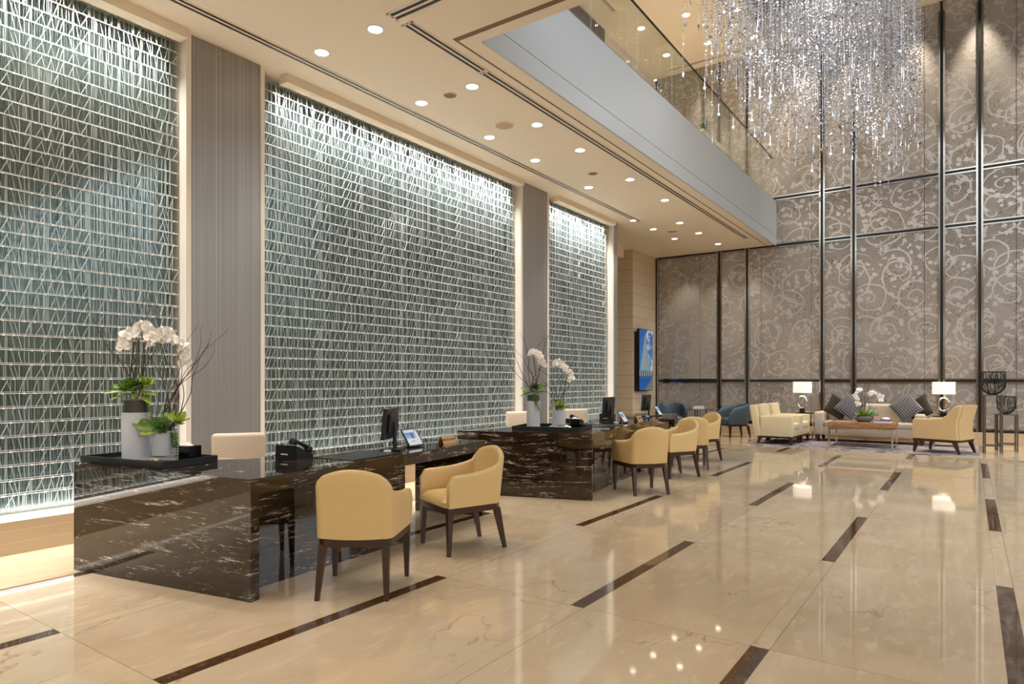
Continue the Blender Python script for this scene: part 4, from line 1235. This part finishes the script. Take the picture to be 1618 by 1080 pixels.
pillow((-1.12, 16.30, .79), R(-14), R(50), R(-8), .48, M['weave'], 'grey woven pillow standing on its corner, right end of the sofa')
pillow((-2.47, 16.42, .76), R(-12), R(32), R(30), .46, M['brown_fabric'], 'dark brown pillow behind the woven one, left end of the sofa', .1)
pillow((-.89, 16.43, .77), R(-12), R(58), R(-34), .48, M['brown_fabric'], 'dark brown pillow behind the woven one, right end of the sofa', .1)

def coffee_table():
    t = thing('coffee_table', 'square wood-topped coffee table on a polished metal frame', 'table', (-1.80, 15.17, .008))
    w = .59; d = .48
    mb = MB().add([(-w+.03, -d+.03, .405), (w-.03, -d+.03, .405), (w-.03, d-.03, .405), (-w+.03, d-.03, .405), (-w, -d, .43), (w, -d, .43), (w, d, .43), (-w, d, .43), (-w+.005, -d+.005, .515), (w-.005, -d+.005, .515), (w-.005, d-.005, .515), (-w+.005, d-.005, .515)],
                  [(3, 2, 1, 0), (0, 1, 5, 4), (1, 2, 6, 5), (2, 3, 7, 6), (3, 0, 4, 7), (4, 5, 9, 8), (5, 6, 10, 9), (6, 7, 11, 10), (7, 4, 8, 11), (8, 9, 10, 11)])
    obj('table_top', mb, M['wood'], t)
    fr = MB(); k = .028
    for sy in (-1, 1):
        fr.bar((-w+.02, sy*(d-.03), .385), (w-.02, sy*(d-.03), .385), k, k)
        fr.bar((-w+.02, sy*(d-.03), .016), (w-.02, sy*(d-.03), .016), k, k)
    for sx in (-1, 1):
        fr.bar((sx*(w-.03), -d+.03, .385), (sx*(w-.03), d-.03, .385), k, k)
        fr.bar((sx*(w-.03), -d+.03, .016), (sx*(w-.03), d-.03, .016), k, k)
    obj('frame', fr, M['chrome'], t)
    for sx in (-1, 1):
        for sy in (-1, 1):
            obj('leg', MB().box(sx*(w-.03)-k/2, sx*(w-.03)+k/2, sy*(d-.03)-k/2, sy*(d-.03)+k/2, .03, .372), M['chrome'], t)
coffee_table()
ZT = .523
t = thing('orchid_planter', 'grey stone bowl of white orchids on the coffee table', 'planter', (-1.78, 15.15, ZT), VIEW*.6)
bw = MB().lathe([(.001, 0), (.10, 0), (.165, .05), (.18, .085), (.15, .125), (.12, .14), (.10, .12), (.001, .11)], 14, 0, sx=1.05, sy=.75)
obj('bowl', bw, M['stone_bowl'], t)
ro = MB(); rosette(ro, (-.03, -.04, .14), .16, (-.1, -.4, 1), 20, 0, 1, 33); obj('succulent_rosette', ro, [M['leaf'], M['leaf_light']], t, True)
lv = MB()
for d_ in ((1, -.1, .25), (.9, -.5, .1), (.7, .2, .6), (1, .3, .0)): leaf_pts(lv, (.04, 0, .14), d_, (0, -.4, 1), .24, .09, -.1)
obj('broad_leaves', lv, [M['leaf_dark']], t, True)
r = random.Random(3)
for k in range(5):
    tw = MB(); tw.tube(twig_pts((r.uniform(-.02, .05), .02, .13), (r.uniform(-.1, .12), 0, 1), 14, .055, r, .14), .006, 5, 0, .002); obj('willow_twig', tw, M['twig'], t, True)
for p, cnt, sd in ((((-.05, 0, .13), (-.07, 0, .4), (-.05, 0, .62), (-.12, -.02, .66), (-.17, -.03, .58), (-.15, -.03, .46), (-.12, -.04, .34)), 9, 21), (((.05, 0, .13), (.09, 0, .35), (.07, 0, .54), (.13, -.02, .6), (.23, -.03, .57), (.31, -.03, .5), (.30, -.04, .44)), 8, 22)):
    q = catmull(p); st = MB(); st.tube(q, .005, 6, 0, .003); obj('orchid_stem', st, M['stem_green'], t, True)
    flowers_along(t, q[14:], cnt, sd, 1.25)
t = thing('hardback_book', 'large black book on the left of the coffee table', 'book', (-2.15, 15.0, ZT), R(4), 'books on the coffee table')
obj('cover', MB().box(-.15, .15, -.11, .11, 0, .006).box(-.15, .15, -.11, .11, .032, .038).box(-.15, -.145, -.11, .11, .006, .032), M['black'], t); obj('pages', MB().box(-.144, .146, -.105, .105, .006, .032), M['paper'], t)
t = thing('hardback_book', 'purple book on the right of the coffee table', 'book', (-1.42, 14.86, ZT), R(-3), 'books on the coffee table')
obj('cover', MB().box(-.15, .15, -.11, .11, 0, .008).box(-.15, .15, -.11, .11, .045, .055).box(-.15, -.145, -.11, .11, .008, .045), M['purple_cover'], t); obj('pages', MB().box(-.144, .146, -.105, .105, .008, .045), M['paper'], t)
t = thing('towel_bowl', 'grey dish of folded white tissue on the coffee table by the purple book', 'bowl', (-1.40, 15.25, ZT))
obj('dish', MB().lathe([(.001, 0), (.085, 0), (.10, .06), (.092, .06), (.08, .01), (.001, .012)], 24), M['stone_bowl'], t, True)
obj('tissue', MB().ball((0, 0, .065), .07, 12, 8, 0, (1.1, 1.1, .5)), M['paper'], t, True)

def lamp_table(x, y, label):
    t = thing('lamp_table', label, 'table', (x, y, .008), 0, 'small lamp tables beside the sofa')
    obj('table_top', MB().rbox(-.2, .2, -.2, .2, .60, .62, .004, 1), M['black_gloss'], t)
    obj('shelf', MB().box(-.19, .19, -.19, .19, .10, .115), M['black_gloss'], t)
    for sx in (-1, 1):
        for sy in (-1, 1): obj('leg', MB().box(sx*.185-.011, sx*.185+.011, sy*.185-.011, sy*.185+.011, 0, .60), M['chrome'], t)
lamp_table(-3.13, 16.40, 'black and chrome lamp table left of the sofa'); lamp_table(-.44, 16.42, 'black and chrome lamp table right of the sofa')
def ring_lamp(x, y, label):
    t = thing('table_lamp', label, 'lamp', (x, y, .628), 0, 'ring lamps beside the sofa')
    obj('base', MB().rbox(-.055, .055, -.04, .04, 0, .085, .003, 1), M['black_gloss'], t)
    mb = MB(); R0, r0 = .135, .022
    mb.grid(lambda u, v: ((R0*.72+r0*math.cos(2*PI*v))*math.cos(2*PI*u), 1.1*r0*math.sin(2*PI*v), .085+.15+(R0+r0*math.cos(2*PI*v))*math.sin(2*PI*u)), 36, 10, 0, True)
    obj('ring', mb, M['chrome'], t, True)
    obj('rod', MB().lathe([(.008, .385), (.008, .50)], 10), M['chrome'], t, True)
    sh = MB().lathe([(.205, .455), (.205, .71), (.200, .71), (.200, .455)], 40, 0, sx=1, sy=.6, closed=True)
    obj('lamp_shade', sh, M['shade'], t, True)
    li = bpy.data.lights.new('lamp_glow', 'POINT'); li.energy = 8; li.color = (1., .82, .6); li.shadow_soft_size = .05
    lo = bpy.data.objects.new('lamp_glow', li); C.objects.link(lo); lo.location = (x, y, .628+.58)
ring_lamp(-3.20, 16.40, 'ring-based lamp with white oval shade left of the sofa'); ring_lamp(-.455, 16.42, 'ring-based lamp with white oval shade right of the sofa')

def stand(x, y, h, w, label):
    t = thing('plinth_stand', label, 'stand', (x, y, 0), R(4), 'slim metal stands by the back wall')
    obj('top', MB().rbox(-w/2, w/2, -w/2, w/2, h-.02, h, .003, 1), M['gunmetal'], t)
    for sx in (-1, 1):
        for sy in (-1, 1): obj('leg', MB().box(sx*(w/2-.014)-.014, sx*(w/2-.014)+.014, sy*(w/2-.014)-.014, sy*(w/2-.014)+.014, 0, h-.02), M['gunmetal'], t)
    fr = MB()
    for s_ in (-1, 1):
        fr.box(-w/2+.028, w/2-.028, s_*(w/2-.014)-.01, s_*(w/2-.014)+.01, .13, .15); fr.box(s_*(w/2-.014)-.01, s_*(w/2-.014)+.01, -w/2+.028, w/2-.028, .13, .15)
    obj('stretcher', fr, M['gunmetal'], t)
stand(.35, 15.42, 1.10, .29, 'taller slim metal stand right of the tan armchair'); stand(.575, 15.98, .72, .34, 'shorter slim metal stand right of the tall one')
def wire_bowl(x, y, z, rad, h, label):
    t = thing('wire_basket', label, 'basket', (x, y, z), 0, 'black wire baskets on the stands')
    n_ = 34; wr = MB(); r = random.Random(8)
    for k in range(n_):
        a = 2*PI*k/n_
        pts = []
        for j in range(9):
            q = j/8
            rr = rad*(.36+.64*math.sin(min(1, q*2.3)*PI/2))
            pts.append((rr*math.cos(a), rr*math.sin(a), h*q**1.15+.008+r.uniform(-.0, .006)))
        tw_ = r.uniform(-.06, .06)
        pts = [(p_[0]*math.cos(tw_*j_)-p_[1]*math.sin(tw_*j_), p_[0]*math.sin(tw_*j_)+p_[1]*math.cos(tw_*j_), p_[2]) for j_, p_ in enumerate(pts)]
        wr.tube(pts, .006*rad/.2, 4)
    obj('wires', wr, M['black'], t)
    obj('foot_plate', MB().lathe([(.001, 0), (rad*.36, 0), (rad*.36, .012), (.001, .012)], 24), M['black'], t)
    obj('rim', MB().grid(lambda u, v: ((rad+.008*math.cos(2*PI*v))*math.cos(2*PI*u), (rad+.008*math.cos(2*PI*v))*math.sin(2*PI*u), h+.008*math.sin(2*PI*v)), 40, 6, 0, True), M['black'], t, True)
wire_bowl(.35, 15.42, 1.1005, .20, .43, 'large black wire basket on the taller stand'); wire_bowl(.575, 15.98, .7205, .15, .335, 'small black wire basket on the shorter stand')

# wall screen
t = thing('wall_screen', 'upright display showing a tower on the recess wall', 'television', (X7, 15.62, 1.11))
obj('mount_box', MB().box(0, .10, .1, .8, -.02, 1.5), M['plastic'], t)
obj('bezel', MB().rbox(.10, .17, .0, .86, -.005, 1.585, .006, 1), M['plastic'], t)
s_ = obj('display', MB().box(0, .84, -.002, 0, 0, 1.56), M['tower_screen'], t, loc=(.171, .01, .008), rot=(0, 0, R(90)))

# small plant on the upper counter
t = thing('potted_plant', 'small leafy plant on the white counter of the upper floor', 'plant', (-4.95, 14.6, HM+.95))
obj('pot', MB().lathe([(.001, 0), (.09, 0), (.11, .16), (.09, .16), (.001, .14)], 18), M['plastic'], t, True)
lv = MB(); r = random.Random(4)
for k in range(34):
    a = r.uniform(0, 2*PI); leaf_pts(lv, (0, 0, .15+r.uniform(0, .12)), (math.cos(a), math.sin(a), r.uniform(.1, 1.3)), (0, 0, 1), r.uniform(.16, .32), .07, -.2)
obj('foliage', lv, [M['leaf_dark']], t, True)['kind'] = 'stuff'

# ------------------------------------------------------------------ chandelier
def chandelier():
    t = thing('chandelier', 'long crystal-strand chandelier hanging in the void', 'chandelier', (-1.95, 10.6, H2+.62))
    zt = H2+.62
    r = random.Random(21)
    obj('canopy', MB().box(-1.6, 1.6, -2.5, 2.5, -.06, 0), M['chrome'], t)
    def bead(mb, x, y, z, s, sz):
        a = r.uniform(0, 1.57); ca, sa = math.cos(a)*s, math.sin(a)*s
        mb.add([(x+ca, y+sa, z), (x-sa, y+ca, z), (x-ca, y-sa, z), (x+sa, y-ca, z), (x, y, z+sz), (x, y, z-sz)],
               [(0, 1, 4), (1, 2, 4), (2, 3, 4), (3, 0, 4), (1, 0, 5), (2, 1, 5), (3, 2, 5), (0, 3, 5)])
    def drop(mb, x, y, z):
        k = r.random()
        if k < .35: bead(mb, x, y, z-.03, .022, .05)
        elif k < .6:
            mb.ball((x, y, z-.025), r.uniform(.018, .03), 6, 4)
        elif k < .8: bead(mb, x, y, z-.06, .011, .085)
        else: bead(mb, x, y, z-.025, .036, .03)
    rest = MB(); allst = []
    nx, ny = 23, 35
    for i in range(nx):
        for j in range(ny):
            x = -1.35+2.7*i/(nx-1)+r.uniform(-.03, .03); y = -2.1+4.2*j/(ny-1)+r.uniform(-.03, .03)
            e = (x/1.4)**2+(y/2.15)**2
            if e > 1.05 and r.random() < .75: continue
            if r.random() < .12: continue
            # lower end: ragged, longer toward +x
            base = 5.55-.55*(x/1.35)-.25*(y/2.1)
            zb = base+abs(r.gauss(0, 1))*.55-(r.random()**5)*1.25
            allst.append((x, y, max(4.0, zb)))
    allst.sort(key=lambda s_: s_[1])
    def strand(mb, x, y, zb, full=True):
        ztop = min(7.9, zt-.1)
        mb.bar((x, y, zb-zt), (x, y, -.06), .0014, .0014)
        z = zb
        drop(mb, x, y, z-zt)
        dense = r.random() < .3
        z += .04
        low = zb+r.uniform(.1, .8)
        chips = (x > .35 and r.random() < .45) or r.random() < .1
        while z < ztop:
            if chips:
                bead(mb, x+r.uniform(-.028, .028), y+r.uniform(-.028, .028), z-zt, r.uniform(.008, .016), r.uniform(.008, .018)); z += r.uniform(.014, .03)
            elif z < low:
                if r.random() < .8: bead(mb, x+r.uniform(-.01, .01), y+r.uniform(-.01, .01), z-zt, r.uniform(.009, .016), r.uniform(.01, .018))
                z += r.uniform(.035, .08)
            else:
                bead(mb, x, y, z-zt, .0135, .0135)
                z += .05
    for k, (x, y, zb) in enumerate(allst):
        if k < 100:
            mb = MB(); strand(mb, x, y, zb); obj('crystal_strand', mb, M['crystal'], t, fix=False)
        else: strand(rest, x, y, zb)
    o = obj('crystal_strands', rest, M['crystal'], t, fix=False); o['kind'] = 'stuff'
    bm_ = MB().ball((0, 0, 0), .013, 8, 6).mesh('bulb', M['bulb'], True)
    for k in range(34):
        x, y = r.uniform(-1.2, 1.2), r.uniform(-1.8, 1.8)
        z = r.uniform(4.9, 7.3)
        b_ = obj('bulb', bm_, None, t, loc=(x, y, z-zt))
        obj('stem', MB().lathe([(.005, .016), (.005, .14)], 6), M['chrome'], b_)
    for (x, y, z) in ((-.6, -1.2, 5.6), (.6, .9, 5.2), (.3, -.6, 6.6), (-.5, 1.2, 6.6)):
        li = bpy.data.lights.new('chandelier_glow', 'POINT'); li.energy = 12; li.color = (1., .95, .88); li.shadow_soft_size = .15
        lo = bpy.data.objects.new('chandelier_glow', li); C.objects.link(lo); lo.location = (x-1.95, y+10.6, z)
chandelier()

# ------------------------------------------------------------------ light
def spot(x, y, z, tx_, ty_, tz_, e, size, col=(1., .88, .72), blend=.7, soft=.08):
    li = bpy.data.lights.new('ceiling_spot', 'SPOT'); li.energy = e; li.color = col; li.spot_size = R(size); li.spot_blend = blend; li.shadow_soft_size = soft
    lo = bpy.data.objects.new('ceiling_spot', li); C.objects.link(lo); lo.location = (x, y, z)
    lo.rotation_euler = (Vector((tx_, ty_, tz_))-Vector((x, y, z))).to_track_quat('-Z', 'Y').to_euler()
# wall washers
for x in (-3.3, -2.2, -1.0, .17, 1.4):
    spot(x, 16.75, H2-.02, x, 16.98, 5., 420, 50)
for x in (-6.2, -5.3, -4.5):
    spot(x, 16.55, H1-.02, x, 17.05, 1.6, 60, 60)
# fill spots added inside the coffer to brighten the hall floor
for x in (-1.9, .6, 2.6):
    for y in (7., 10.5, 14.2):
        spot(x, y, H2+.58, x+.2, y, 0, 420, 36, (1., .94, .84))

w = bpy.data.worlds.new('daylight'); scn.world = w; w.use_nodes = True
nt = w.node_tree; nt.nodes.clear()
o_ = nt.nodes.new('ShaderNodeOutputWorld'); bg = nt.nodes.new('ShaderNodeBackground')
tc = nt.nodes.new('ShaderNodeTexCoord'); sx_ = nt.nodes.new('ShaderNodeSeparateXYZ'); rp = nt.nodes.new('ShaderNodeValToRGB')
nt.links.new(tc.outputs['Generated'], sx_.inputs[0]); 
ma = nt.nodes.new('ShaderNodeMath'); ma.operation = 'MULTIPLY_ADD'; ma.inputs[1].default_value = .5; ma.inputs[2].default_value = .5
nt.links.new(sx_.outputs[2], ma.inputs[0]); nt.links.new(ma.outputs[0], rp.inputs[0])
stops = [(0., (.24, .21, .17)), (.46, (.24, .21, .17)), (.52, (.22, .20, .18)), (.575, (.45, .50, .50)), (.63, (1.0, 1.06, 1.12)), (.74, (.9, .95, 1.0)), (1., (.6, .62, .64))]
e = rp.color_ramp.elements
while len(e) < len(stops): e.new(.5)
for q, (p, c) in zip(e, stops): q.position = p; q.color = (*c, 1)
nt.links.new(rp.outputs[0], bg.inputs[0]); bg.inputs[1].default_value = 2.1
nt.links.new(bg.outputs[0], o_.inputs[0])

# ------------------------------------------------------------------ camera
cam = bpy.data.cameras.new('camera'); co = bpy.data.objects.new('camera', cam); C.objects.link(co)
co.location = (0, 0, HC); co.rotation_euler = (R(90), 0, CAM_YAW)
cam.sensor_width = 36; cam.sensor_fit = 'HORIZONTAL'; cam.lens = 36*1040/1618.
cam.shift_y = (600.5-540)/1618.; cam.clip_start = .05; cam.clip_end = 200
scn.camera = co
vs_ = scn.view_settings
vs_.view_transform = 'Standard'; vs_.look = 'None'; vs_.gamma = 1; vs_.exposure = .36; vs_.use_curve_mapping = False
